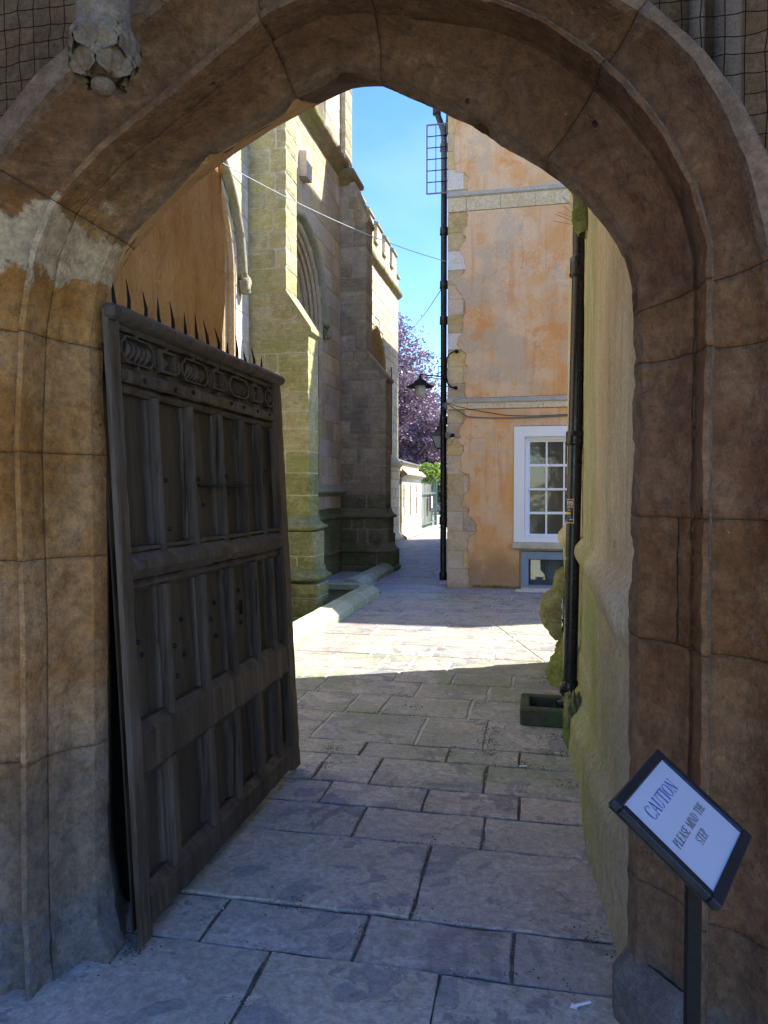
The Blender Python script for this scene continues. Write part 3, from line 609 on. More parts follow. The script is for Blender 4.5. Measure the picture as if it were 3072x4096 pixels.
# ================================================================== PASSAGE WALLS
mb = MB()
def lw(u, v):
    y = lerp(2.70, 3.80, u); z = lerp(-0.1, 4.8, v); p = Vector((-1.70, y, z))
    p.x += nz(p, 2.2, 4) * 0.03 + nz(p, 9, 3) * 0.006; return p
mb.grid(lw, 50, 200)
mb.grid(lambda u, v: Vector((lerp(-1.70, -3.2, u) , 3.80 + 0.01 * nz((u * 3, v * 9, 2)), lerp(-0.1, 4.8, v))), 6, 30)
mb.grid(lambda u, v: Vector((lerp(-1.70, -3.2, u), lerp(2.7, 3.8, v), 4.8)), 2, 2)
mb.done('rendered_wall', OCHRE, None, fix=False, label='orange ochre rendered wall behind the open door', category='wall')
prof = [(0.0, 0.285), (1.04, 0.288), (1.09, 0.280), (1.125, 0.262), (1.15, 0.243), (1.20, 0.236), (1.235, 0.243), (1.255, 0.262), (1.27, 0.275), (1.30, 0.300), (1.36, 0.314), (4.8, 0.318)]
def pr(z):
    for (a, xa), (b, xb) in zip(prof, prof[1:]):
        if a <= z <= b: return lerp(xa, xb, (z - a) / (b - a))
    return prof[-1][1]
def rw(y, z):
    x = pr(max(0, z)); p = Vector((x, y, z))
    far = max(0.0, min(1.0, (y - 4.0) / 3.0)); x -= 0.05 * max(0.0, min(1.0, (y - 6.45) / 0.15))
    hp_ = lerp(0.42, 0.17, max(0, min(1, (y - 2.4) / 2.6))) + 0.02 * nz((y * 1.5, 3, 3), 1, 2)      # worn plinth, lower towards the yard
    fx = lerp(0.290, 0.222, max(0, min(1, (y - 2.45) / 0.8)))
    x = min(x, fx + (0.0 if z < hp_ else min(0.07, max(0, z - hp_) * 0.75)) + 0.006 * math.sin(min(1, z / max(hp_, .01)) * PI))
    x += nz(p, 1.8, 4) * 0.004 + nz(p, 9, 5) * 0.004 + (0.005 * nz(p, 18, 4) if z < 1.4 else 0)
    x += 0.014 * max(0, min(1, (y - 3.9) / 0.4)) * max(0, min(1, (6.5 - y) / 0.1)) * (1 if z > 0.5 else 0)
    if z < 0.40 and 4.2 < y < 5.1: x -= 0.03 * math.sin(PI * (y - 4.2) / 0.9) * (1 - z / 0.40)
    k = max(0, min(1, (2.47 - y) / 0.10)); x = lerp(x, max(x, 0.292), k)
    return Vector((x, y, z))
zs = [-0.05 + 0.02 * i for i in range(80)] + [1.55 + 0.05 * i for i in range(66)]
mb = MB(); ny = 300
rows = [[rw(lerp(2.33, 7.1, i / ny), z) for z in zs] for i in range(ny + 1)]
rows.append([Vector((4.5, 7.1, z)) for z in zs])
nv = len(zs)
mb.add([p for r in rows for p in r], [(i * nv + j, (i + 1) * nv + j, (i + 1) * nv + j + 1, i * nv + j + 1) for i in range(len(rows) - 1) for j in range(nv - 1)], True)
ztop = zs[-1]
mb.add([(0.28, 2.33, ztop), (4.5, 2.33, ztop), (4.5, 7.1, ztop), (0.28, 7.1, ztop)], [(0, 1, 2, 3)])
mb.box((0.45, 2.8, ztop + 0.01), (4.5, 7.0, 6.2))
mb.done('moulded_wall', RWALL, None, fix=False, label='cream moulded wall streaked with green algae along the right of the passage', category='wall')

# eroded mossy base at the far end of that wall
er = thing('eroded_pier_base', 'lumpy moss-covered eroded stone base at the far end of the cream wall', 'stonework', (0.2, 6.8, 0))
def blob(c, r, sc=3.0, amp=0.18, n=22):
    def f(u, v):
        th = 2 * PI * u; ph = PI * v; d = Vector((math.sin(ph) * math.cos(th), math.sin(ph) * math.sin(th), math.cos(ph)))
        k = 1 + amp * nz(d * 1.3 + Vector(c) * 3, sc * 0.6, 3)
        sq = 1 / max(abs(d.x), abs(d.y), abs(d.z)) ** 0.45
        return Vector(c) + Vector((d.x * r[0], d.y * r[1], d.z * r[2])) * k * sq * 0.85
    mb = MB(); mb.grid(f, n * 2, n); return mb
mb = MB()
pts = [(0.16, 0.30), (0.07, 0.36), (0.035, 0.47), (0.02, 0.60), (0.06, 0.67), (0.12, 0.70), (0.155, 0.80), (0.16, 0.88), (0.26, 0.9), (0.26, 0.28)]
def lump(u, v):
    k = v * (len(pts) - 1); i = min(int(k), len(pts) - 2); f = k - i
    x = lerp(pts[i][0], pts[i + 1][0], f); z = lerp(pts[i][1], pts[i + 1][1], f); p = Vector((x, lerp(6.55, 7.12, u), z))
    w_ = math.sin(PI * min(1, max(0, u * 1.0))) ** 0.25; p.x = 0.26 - (0.26 - p.x) * max(0.25, w_)
    p.x += nz(p, 9, 6) * 0.028; p.z += nz(p + Vector((4, 4, 4)), 8, 5) * 0.028
    return p - Vector((0.2, 6.8, 0))
mb.grid(lump, 40, 70); mb.done('overhanging_lump', MOSSST, er, fix=False)
def foot(u, v):
    y = lerp(6.05, 7.15, u); z = 0.42 * (v) ; wd = 0.17 * (1 - v) ** 1.4 * math.sin(PI * u) ** 0.6
    p = Vector((0.24 - wd, y, z)); p.x += nz(p, 10, 6) * 0.032; p.z += nz(p, 5, 3) * 0.01
    return p - Vector((0.2, 6.8, 0))
mb = MB(); mb.grid(foot, 60, 36); mb.done('spreading_foot', MOSSST, er, fix=False)
# moss clump at foot of right wall near the trough
mb = blob((0.235, 4.83, 0.14), (0.075, 0.20, 0.20), 4, 0.35, 18)
mb.done('mossy_footing', MOSSST, None, label='bright green mossy lump at the wall foot just in front of the stone trough', category='stonework')

# ================================================================== PAVING
pav = thing('pavement', 'flagstone paving', 'pavement'); del pav['category']; del pav['label']; pav['kind'] = 'structure'
def clip(poly, n, d):
    out = []
    for i in range(len(poly)):
        a, b = poly[i], poly[(i + 1) % len(poly)]; da = a[0] * n[0] + a[1] * n[1] - d; db = b[0] * n[0] + b[1] * n[1] - d
        if da >= 0: out.append(a)
        if da * db < 0: t = da / (da - db); out.append((a[0] + (b[0] - a[0]) * t, a[1] + (b[1] - a[1]) * t))
    return out
def slab(poly, m, ch=0.007, jit=0.004, lift=None, step=0.10):
    if len(poly) < 3: return
    pts = []
    n = len(poly)
    for i in range(n):
        a = Vector(poly[i]); b = Vector(poly[(i + 1) % n]); L = (b - a).length; k = max(1, int(L / step))
        nrm = Vector((-(b - a).y, (b - a).x)) / max(L, 1e-6)
        for j in range(k):
            f = j / k; p = a.lerp(b, f)
            if j > 0: p += nrm * (rnd.uniform(-jit, jit) + abs(rnd.gauss(0, jit * 0.4)))
            pts.append(p)
    cx = sum(p.x for p in pts) / len(pts); cy = sum(p.y for p in pts) / len(pts)
    area = 0.5 * sum(pts[i].x * pts[(i + 1) % len(pts)].y - pts[(i + 1) % len(pts)].x * pts[i].y for i in range(len(pts)))
    if area < 0: pts.reverse()
    if abs(area) < 0.004: return
    z0 = lift if lift is not None else rnd.uniform(-0.002, 0.003); tx, ty = rnd.uniform(-0.003, 0.003), rnd.uniform(-0.003, 0.003)
    Z = lambda p: z0 + (p.x - cx) * tx + (p.y - cy) * ty
    N = len(pts); mb = MB()
    inn = []
    for i in range(N):
        a, p, b = pts[i - 1], pts[i], pts[(i + 1) % N]; t = (b - a).normalized(); nn = Vector((-t.y, t.x)); inn.append(p + nn * ch)
    vs = [(p.x, p.y, Z(p)) for p in inn] + [(p.x, p.y, Z(p) - ch * 0.8) for p in pts] + [(p.x, p.y, -0.06) for p in pts]
    fs = [tuple(range(N))] + [(i, N + i, N + (i + 1) % N, (i + 1) % N) for i in range(N)] + [(N + i, 2 * N + i, 2 * N + (i + 1) % N, N + (i + 1) % N) for i in range(N)]
    mb.add(vs, fs); return mb.done('slab', m, pav, fix=False)
XL, XR = -2.42, 0.30
near = [ # y0, y1, joints in x
 (0.95, 1.62, [-1.4, -0.5, 0.2]), (1.62, 2.402, [-0.905, -0.31]), (2.402, 2.69, [-1.18, -0.616, -0.075]), (2.69, 3.285, [-0.464]), (3.285, 3.625, [-1.5, -0.845, -0.245]), (3.625, 3.905, [-1.107, -0.565, -0.085]),
 (3.905, 4.32, [-1.235, -0.905, -0.279]), (4.32, 4.575, [-1.6, -1.063, -0.529, -0.098]), (4.575, 5.18, [-1.45, -0.76, -0.323]), (5.18, 5.67, [-1.8, -1.375, -1.118, -0.479]), (5.67, 6.10, [-1.755, -0.94, -0.376]),
 (6.10, 6.50, [-2.0, -1.80, -1.20, -0.70, -0.2]), (6.50, 7.10, [-1.95, -1.433, -1.157, -0.80])]
y = 7.10; rows_ = []
while y < 12.0:
    h = rnd.choice([0.38, 0.45, 0.5, 0.42]);
    if abs(y - 7.10) < 1e-6: h = 0.50
    if y + h > 11.55: h = 11.6 - y
    js = []; x = -2.42 + rnd.uniform(0.3, 0.8)
    while x < 2.4: js.append(x); x += rnd.uniform(0.45, 0.95)
    if abs(y - 7.10) < 1e-6: js = [-1.62, -1.02, -0.416, 0.3, 0.9, 1.7]
    rows_.append((y, y + h, js)); y += h
    if y >= 11.59: break
g = 0.0055
for y0, y1, js in near:
    xl, xr = (-2.42 if y0 > 3.7 else -2.3), 0.30
    if y0 > 6.9: xr = 2.4
    if y1 < 2.3: xl, xr = -3.2, 1.5
    xs = [xl] + js + [xr]
    gg = 0.006 if y0 < 4.5 else 0.009
    for a, b in zip(xs, xs[1:]):
        slab([(a + gg, y0 + g), (b - gg, y0 + g), (b - gg, y1 - g), (a + gg, y1 - g)], SLAB if y1 < 4.0 else SLABM, 0.006, 0.006)
dn = Vector((4.93, 1.50)).normalized(); dd = dn.dot(Vector((0.07, 7.07)))     # the long diagonal joint
for y0, y1, js in rows_:
    xs = [-2.42] + js + [2.6]
    for a, b in zip(xs, xs[1:]):
        q = [(a + 0.011, y0 + 0.009), (b - 0.011, y0 + 0.009), (b - 0.011, y1 - 0.009), (a + 0.011, y1 - 0.009)]
        A = clip(q, dn, dd + 0.01); B = clip(q, -dn, -(dd - 0.01))
        for c in (A, B):
            if len(c) >= 3: slab(c, SLABF, 0.006, 0.004)
x = -1.5
while x < 2.6:                    # narrow setts along the foot of the facade
    w_ = rnd.uniform(0.19, 0.26); slab([(x + .006, 11.61), (x + w_ - .006, 11.61), (x + w_ - .006, 12.33), (x + .006, 12.33)], SLABA, 0.005, 0.003); x += w_
y = 11.6
while y < 30:
    h = rnd.uniform(0.42, 0.6); x = -4.6 if y > 15.4 else -2.8; x1_ = -1.5
    while x < x1_ - 0.05:
        b = min(x1_, x + rnd.uniform(0.6, 1.2))
        if x1_ - b < 0.3: b = x1_
        slab([(x + 0.008, y + 0.007), (b - 0.008, y + 0.007), (b - 0.008, y + h - 0.007), (x + 0.008, y + h - 0.007)], SLABA, 0.006, 0.003, step=0.3)
        x = b
    y += h
mb = MB(); mb.grid(lambda u, v: Vector((lerp(-3.3, 1.6, u), lerp(0.6, 4.6, v), -0.009 + 0.004 * nz((u * 40, v * 40, 0)))), 120, 120)
mb.done('joint_bed', DIRT, pav, kind='stuff', fix=False)
mb = MB(); mb.grid(lambda u, v: Vector((lerp(-2.45, 2.7, u), lerp(4.6, 12.4, v), -0.0065 + 0.003 * nz((u * 60, v * 60, 0)))), 80, 120)
mb.add([(-4.65, 12.4, -.007), (-1.5, 12.4, -.007), (-1.5, 31, -.007), (-4.65, 31, -.007)], [(0, 1, 2, 3)])
mb.done('pointing_bed', POINT, pav, kind='stuff', fix=False)
mb = MB(); mb.add([(-400, -400, -0.55), (400, -400, -0.55), (400, 400, -0.55), (-400, 400, -0.55)], [(0, 1, 2, 3)])
mb.done('ground', SOIL, None, kind='structure')
mb = MB(); mb.grid(lambda u, v: Vector((lerp(-4.0, -2.7, u), lerp(3.8, 16, v), -0.42 + 0.05 * nz((u * 4, v * 30, 3)))), 12, 90)
mb.done('sunken_soil_strip', SOIL, None, kind='structure', fix=False)
mb = MB(); mb.add([(-12, -12, -0.012), (12, -12, -0.012), (12, 0.6, -0.012), (-12, 0.6, -0.012)], [(0, 1, 2, 3)]); mb.add([(-30, 31, -0.02), (30, 31, -0.02), (30, 60, -0.02), (-30, 60, -0.02)], [(0, 1, 2, 3)])
mb.done('court_ground', POINT, None, kind='structure')

# kerbs
def kerb(name, label, x, y0, y1, parts):
    t = thing(name, label, 'kerb'); ys = [y0]
    while ys[-1] < y1 - 0.01: ys.append(min(y1, ys[-1] + (y1 - y0) / parts))
    for a, b in zip(ys, ys[1:]):
        mb = MB(); dx = rnd.uniform(-0.006, 0.006); dz = rnd.uniform(-0.005, 0.005)
        sec = [(x + dx, -0.05), (x + dx, 0.085), (x - 0.045 + dx, 0.125), (x - 0.10 + dx, 0.165 + dz), (x - 0.24 + dx, 0.175 + dz), (x - 0.31 + dx, 0.13), (x - 0.35 + dx, 0.08), (x - 0.35 + dx, -0.5)]
        n = len(sec); seg = 8; vs = []
        for i in range(seg + 1):
            yy = lerp(a + 0.006, b - 0.006, i / seg)
            for (sx, sz) in sec:
                p = Vector((sx, yy, sz)); q = nz(p, 9, 3) * 0.006; vs.append((p.x + q, p.y, p.z + q))
        fs = [(i * n + j, i * n + j + 1, (i + 1) * n + j + 1, (i + 1) * n + j) for i in range(seg) for j in range(n - 1)] + [tuple(range(n)), tuple(range(seg * n + n - 1, seg * n - 1, -1))]
        mb.add(vs, fs); mb.done('kerb_stone', KERB, t)
        if b < y1 - 0.01:
            mb = MB(); mb.prism([(sx + (0.001 if sx > x - .2 else -.001), b - 0.006, sz + 0.001) for sx, sz in sec], (0, 0.012, 0)); mb.done('joint', QUOINW, t)
    return t
kerb('stone_kerb', 'near pale green chamfered stone kerb running beside the sunlit paving', -2.40, 5.2, 11.12, 7)
kerb('stone_kerb', 'farther chamfered stone kerb running up to the dark buttress', -2.83, 11.75, 15.35, 5)
mb = MB(); mb.box((-3.6, 11.42, 0.03), (-2.78, 11.72, 0.13), 0.01)
mb.box((-3.6, 11.5, -0.5), (-2.80, 11.70, 0.03)); mb.done('stone_sill', KERB, None, label='flat mossy stone slab bridging the gap between the two kerbs', category='slab')

# ================================================================== CHURCH
church = thing('church', 'long medieval stone church with buttresses, pointed windows and battlements on the left of the passage', 'church')
XW = -3.95; CH = 0.006
blockcount = [0]
def block(par, x0, x1, y0, y1, z0, z1, m, name='stone', ch=0.008, jit=0.003, off=0.006):
    mb = MB(); d = rnd.uniform(-off, off)
    mb.box((x0, y0 + (d if y0 is not None else 0), z0), (x1 + d, y1, z1), ch, jit); blockcount[0] += 1
    return mb.done(name, m, par)
def rough_block(par, x0, x1, y0, y1, z0, z1, m, amp=0.006, name='stone'):
    """block with a weathered, subdivided front (-Y) and right (+X) face"""
    mb = MB(); nx = max(2, int((x1 - x0) / 0.06)); ny_ = max(2, int((y1 - y0) / 0.08)); nzz = max(3, int((z1 - z0) / 0.05)); e = 0.010
    d = rnd.uniform(-0.004, 0.004); sd = rnd.uniform(0, 50)
    def path(u):   # along front then side
        L1 = x1 - x0; L2 = y1 - y0; s = u * (L1 + L2)
        return (x0 + s, y0 + d) if s <= L1 else (x1 + d, y0 + (s - L1))
    nu = nx + ny_; us = [i / nx * (x1 - x0) / (x1 - x0 + y1 - y0) for i in range(nx)] + [((x1 - x0) + (y1 - y0) * i / ny_) / (x1 - x0 + y1 - y0) for i in range(ny_ + 1)]
    vs = []
    for u in us:
        X, Y = path(u)
        front = u <= (x1 - x0) / (x1 - x0 + y1 - y0) + 1e-6; corner = abs(u - (x1 - x0) / (x1 - x0 + y1 - y0)) < 1e-6
        for j in range(nzz + 1):
            z = lerp(z0, z1, j / nzz); p = Vector((X, Y, z)); q = amp * nz(p + Vector((0, 0, sd)), 9, 4)
            r = e if j in (0, nzz) else 0
            if u == us[0] or u == us[-1]: r = e
            if corner: p += Vector((-0.006 + q * 2, 0.006 - q, 0))
            if front: p.y += r + q
            if not front or corner: p.x -= r + q
            vs.append(p)
    n = nzz + 1; fs = [(i * n + j, (i + 1) * n + j, (i + 1) * n + j + 1, i * n + j + 1) for i in range(len(us) - 1) for j in range(nzz)]
    mb.add(vs, fs, False)
    T = [vs[i * n + nzz] for i in range(len(us))] + [Vector((x1, y1, z1)), Vector((x0, y1, z1)), Vector((x0, y0 + 0.02, z1))]
    B = [vs[i * n] for i in range(len(us))] + [Vector((x1, y1, z0)), Vector((x0, y1, z0)), Vector((x0, y0 + 0.02, z0))]
    mb.add(T, [tuple(range(len(T)))]); mb.add(B, [tuple(range(len(B) - 1, -1, -1))])
    blockcount[0] += 1
    return mb.done(name, m, par, fix=False)

def moulding(par, prof_, path, m, name='moulding', seg=0.12, amp=0.006):
    """prof_: (out, z) pairs; path: list of (x, y, nx, ny) corners with outward mitre dir"""
    mb = MB(); pts = []
    for (a, b) in zip(path, path[1:]):
        L = math.hypot(b[0] - a[0], b[1] - a[1]); k = max(1, int(L / seg))
        for i in range(k): pts.append([lerp(a[q], b[q], i / k) for q in range(2)] + list(a[2:] if i == 0 else a[4:] if len(a) > 4 else a[2:]))
    pts.append(list(path[-1][:4])); n = len(prof_); vs = []
    for p in pts:
        for (o, z) in prof_:
            P = Vector((p[0] + p[2] * o, p[1] + p[3] * o, z)); q = amp * nz(P, 8, 3); vs.append(P + Vector((p[2] * q, p[3] * q, q)))
    fs = [(i * n + j, i * n + j + 1, (i + 1) * n + j + 1, (i + 1) * n + j) for i in range(len(pts) - 1) for j in range(n - 1)]
    mb.add(vs, fs, True); mb.add(vs[:n], [tuple(range(n))]); mb.add(vs[-n:], [tuple(range(n - 1, -1, -1))])
    return mb.done(name, m, par)

def buttress(name, y0, y1, stages, core, label, matf, courses, topz):
    t = obj(name, None, None, church); t['label'] = label
    mb = MB()
    for (za, zb, xa, dy) in stages: mb.box((XW - 0.2, y0 - dy + 0.014, za), (xa - 0.014, y1 + dy, zb))
    mb.done('mortar', core, t)
    return t
def courses_on(t, y0, y1, x_in, stages, h0, h1, matf, splits=(0.45, 0.75), gap=0.007):
    for (za, zb, xa, dy) in stages:
        z = za
        while z < zb - 0.02:
            h = rnd.uniform(h0, h1)
            if zb - (z + h) < 0.12: h = zb - z
            L = xa - x_in
            cuts = [x_in]
            r = rnd.random()
            if L > 0.45 and r < 0.72: cuts.append(x_in + L * rnd.uniform(*splits))
            if L > 0.85 and r < 0.4: cuts.insert(1, x_in + L * rnd.uniform(0.2, 0.38))
            cuts = sorted(cuts) + [xa]
            for a, b in zip(cuts, cuts[1:]):
                rough_block(t, a + gap, b - (gap if b < xa else 0), y0 - dy, y1 + dy, z + gap, z + h - gap, matf(z))
            z += h
# --- buttress 1 (near, green)
B1 = (9.72, 10.20)
st1 = [(1.27, 3.80, -3.085, 0.0), (3.80, 4.08, -3.24, 0.0), (4.08, 12.0, -3.40, 0.0)]
lo1 = [(0.42, 1.05, -3.01, 0.03), (-0.45, 0.33, -2.95, 0.05)]
b1 = buttress('buttress', *B1, st1 + lo1, MORTAR_L, 'pale green near buttress with a steep sloped offset', None, None, 12)
courses_on(b1, *B1, XW + 0.0, [(1.27, 3.80, -3.085, 0.0), (4.37, 10.2, -3.40, 0.0)], 0.24, 0.33, lambda z: GREEN if z > 1.6 else GREEN_LOW)
courses_on(b1, *B1, XW, lo1, 0.26, 0.34, lambda z: GREEN_LOW)
def weather(par, y0, y1, xa, za, xb, zb, m):
    mb = MB(); n = 8
    # sloped top: from (xa, za) high/inner to (xb, zb) low/outer with a small lip
    y0w = y0; y0 = y0 + 0.012
    mb.prism([(XW, y0 - 0.0, zb - 0.02), (XW, y0, za), (xa, y0, za), (xb + 0.03, y0, zb + 0.05), (xb + 0.035, y0, zb - 0.01), (xb, y0, zb - 0.03)], (0, y1 - y0 + 0.01, 0))
    mb.done('weathering', m, par); y0 = y0w; hz_ = (za - zb) / 3
    for i in range(3):
        xo_ = lerp(xb, xa, (i + 1) / 3) - 0.005; c_ = XW + (xo_ - XW) * rnd.uniform(.4, .7)
        for a_, b_ in ((XW, c_), (c_, xo_)): rough_block(par, a_ + .007, b_ - (.007 if b_ < xo_ else 0), y0, y1, zb + i * hz_ + .006, zb + (i + 1) * hz_ - .006, m)
    mb = MB(); mb.add([(xa - 0.005, y0 - 0.012, za + 0.008), (xb + 0.038, y0 - 0.012, zb + 0.056), (xb + 0.045, y0 - 0.012, zb + 0.0), (xa, y0 - 0.012, za - 0.06),
                       (xa - 0.005, y1 + 0.03, za + 0.008), (xb + 0.038, y1 + 0.03, zb + 0.056), (xb + 0.045, y1 + 0.03, zb + 0.0), (xa, y1 + 0.03, za - 0.06)],
                      [(0, 1, 2, 3), (4, 5, 6, 7), (0, 1, 5, 4), (1, 2, 6, 5), (2, 3, 7, 6), (3, 0, 4, 7)])
    mb.done('sloping_coping', m, par)
weather(b1, *B1, -3.40, 4.37, -3.085, 3.80, GREEN)
# --- buttress 2 (far, dark)
B2 = (14.56, 15.12)
st2 = [(1.27, 3.88, -3.00, 0.0), (3.88, 4.2, -3.2, 0.0), (4.2, 7.06, -3.40, 0.0), (7.06, 7.4, -3.5, 0), (7.4, 7.85, -3.63, 0)]
lo2 = [(0.55, 1.08, -2.95, 0.02), (-0.45, 0.42, -2.83, 0.05)]
b2 = buttress('buttress', *B2, st2 + lo2 + [(7.8, 13, -3.84, 0.0)], MORTAR_G, 'dark sooty farther buttress with mossy plinth', None, None, 12)
courses_on(b2, *B2, XW, [(1.27, 3.88, -3.00, 0.0), (4.47, 7.06, -3.40, 0.0), (8.2, 11, -3.83, 0)], 0.25, 0.36, lambda z: DARKST if z > 1.5 else DARKLOW)
courses_on(b2, *B2, XW, lo2, 0.26, 0.4, lambda z: DARKLOW)
weather(b2, *B2, -3.40, 4.47, -3.00, 3.88, DARKST); weather(b2, *B2, -3.63, 7.80, -3.40, 7.06, DARKST)

# --- bay walls: core with window openings, ashlar facing, windows
def arc_pts(yc, a, zs_, rise, n=14):
    """pointed arch outline from right springing over apex to left"""
    Rr = (a * a + rise * rise) / (2 * a); out = []
    ang = math.atan2(rise, Rr - a) if Rr > a else PI / 2
    amax = math.asin(min(1, rise / Rr))
    for i in range(n + 1): t = amax * i / n; out.append((yc + a - Rr + Rr * math.cos(t), zs_ + Rr * math.sin(t)))
    left = [(2 * yc - p[0], p[1]) for p in out[:-1]][::-1]
    return out + left
def half_w(a, rise, zs_, z):
    if z <= zs_: return a
    Rr = (a * a + rise * rise) / (2 * a); k = Rr * Rr - (z - zs_) ** 2
    return max(0, a - Rr + math.sqrt(k)) if k > 0 and z < zs_ + rise else 0
def window(yc, a_glass, a_out, zs_, rise, zsill, hood_a, hood_rise, xw=XW, depth=0.5, label=None, hoodbot=None):
    t = obj('window', None, None, church)
    if label: t['label'] = label
    # splayed moulded reveal as nested steps
    prof_ = [(f_, -d_ * depth) for f_, d_ in ((1.0, 0.0), (0.93, 0.02), (0.86, 0.12), (0.90, 0.20), (0.72, 0.24), (0.62, 0.30), (0.70, 0.42), (0.50, 0.46), (0.40, 0.52), (0.48, 0.66), (0.25, 0.70), (0.18, 0.80), (0.22, 0.95), (0.0, 1.0))]
    mb = MB(); rows = []
    for f, dx in prof_:
        a = lerp(a_glass, a_out, f); rs = rise * a / a_out
        arc = arc_pts(yc, a, zs_, rs); o = [(yc + a, zsill + (1 - f) * 0.25)] + arc + [(yc - a, zsill + (1 - f) * 0.25)]
        rows.append([Vector((xw + dx, p[0], p[1])) for p in o])
    n = len(rows[0])
    mb.add([p for r in rows for p in r], [(i * n + j, i * n + j + 1, (i + 1) * n + j + 1, (i + 1) * n + j) for i in range(len(rows) - 1) for j in range(n - 1)])
    mb.done('moulded_reveal', WINST, t)
    mb = MB(); mb.prism([(xw + 0.06, yc - a_out - .05, zsill - 0.02), (xw - depth, yc - a_out - .05, zsill + 0.32), (xw - depth, yc - a_out - .05, zsill - .3), (xw + 0.06, yc - a_out - .05, zsill - .12)], (0, 2 * a_out + .1, 0))
    mb.done('sloping_sill', HOODST, t)
    # glass, mullions and simple tracery
    g_ = arc_pts(yc, a_glass, zs_, rise * a_glass / a_out); mb = MB(); xg = xw - depth - 0.01
    mb.add([(xg, yc + a_glass, zsill + .2)] + [(xg, p[0], p[1]) for p in g_] + [(xg, yc - a_glass, zsill + .2)], [tuple(range(len(g_) + 2))]); mb.done('leaded_pane', GLASSD, t)
    mb = MB(); w3 = 2 * a_glass / 3
    for yy in (yc - w3 / 2, yc + w3 / 2): mb.box((xg, yy - 0.035, zsill + .2), (xg + 0.12, yy + 0.035, zs_ + 0.2))
    for c in (yc - w3, yc, yc + w3):
        pts = [(xg + 0.06, p[0], p[1]) for p in arc_pts(c, w3 / 2, zs_ - .05, 0.42, 7)]; mb.tube(pts, 0.035, 6)
    for c in (yc - w3 / 2, yc + w3 / 2):
        pts = [(xg + 0.06, p[0], p[1]) for p in arc_pts(c, w3 / 2, zs_ + .4, 0.4, 7)]; mb.tube(pts, 0.035, 6)
    mb.done('tracery', WINST, t)
    # hood mould with label stops
    hb = hoodbot or zs_; hp = [(yc + hood_a, hb)] + arc_pts(yc, hood_a, zs_, hood_rise, 18) + [(yc - hood_a, hb)]
    mb = MB(); rows = []
    for (o, dx) in ((0.0, 0.0), (0.0, 0.09), (0.03, 0.12), (0.09, 0.10), (0.12, 0.0)):
        rows.append([])
        for i, (py, pz) in enumerate(hp):
            if i in (0, len(hp) - 1): d = Vector((1 if i == 0 else -1, 0))
            else: d = (Vector((py - yc, (pz - zs_) * 1.0 + 0.001))).normalized()
            rows[-1].append(Vector((xw + dx + nz((py * 3, pz * 3, dx), 2, 2) * 0.006, py - d.x * (0.12 - o) , pz - d.y * (0.12 - o))))
    n = len(hp); mb.add([p for r in rows for p in r], [(i * n + j, i * n + j + 1, (i + 1) * n + j + 1, (i + 1) * n + j) for i in range(4) for j in range(n - 1)], True)
    mb.done('hood_mould', HOODST, t)
    for sgn in (1, -1):
        mb = blob((xw + 0.07, yc + sgn * (hood_a - 0.06), hb - 0.06), (0.09, 0.08, 0.14), 5, 0.5, 12); mb.done('label_stop', HOODST, t, fix=False)
W1 = dict(yc=7.95, a_out=1.28, zs=4.55, rise=1.55, zsill=1.75)
W2 = dict(yc=11.95, a_out=1.28, zs=4.65, rise=1.45, zsill=1.75)
window(7.95, 0.98, 1.30, 4.45, 1.6, 1.75, 1.52, 1.75, label='near pointed window, mostly hidden by the ochre wall')
window(11.95, 1.04, 1.28, 4.65, 1.45, 1.75, 1.50, 1.66, depth=0.30, label='pointed traceried window between the two buttresses')
def wall_core(y0, y1, x, win, ztop, m, par):
    mb = MB(); yc, a, zs_, rise, zsill = win
    o = [(yc + a, zsill)] + arc_pts(yc, a, zs_, rise) + [(yc - a, zsill)]
    outer = []
    top = [(yc + a, zsill)]; N = len(o)
    # quads from opening outline to frame rectangle
    def proj(p):
        if p[1] <= zs_: return (y1 if p[0] > yc else y0, p[1])
        f = (p[0] - yc) / a; return (lerp(yc, y1, f) if f > 0 else lerp(yc, y0, -f), ztop if abs(f) < 0.999 else p[1])
    pr_ = [proj(p) for p in o]
    vs = [(x, p[0], p[1]) for p in o] + [(x, p[0], p[1]) for p in pr_]
    fs = [(i, i + 1, N + i + 1, N + i) for i in range(N - 1)]
    mb.add(vs, fs); mb.add([(x, y0, -0.5), (x, y1, -0.5), (x, y1, zsill), (x, y0, zsill)], [(0, 1, 2, 3)])
    mb.done('wall_core', m, par)
bay1 = obj('bay_wall', None, None, church); bay2 = obj('bay_wall', None, None, church)
wall_core(4.0, 9.72, XW - 0.012, (7.95, 1.30, 4.45, 1.6, 1.75), 8.05, MORTAR_L, bay1)
wall_core(10.2, 14.56, XW - 0.012, (11.95, 1.28, 4.65, 1.45, 1.75), 8.05, MORTAR_L, bay2)
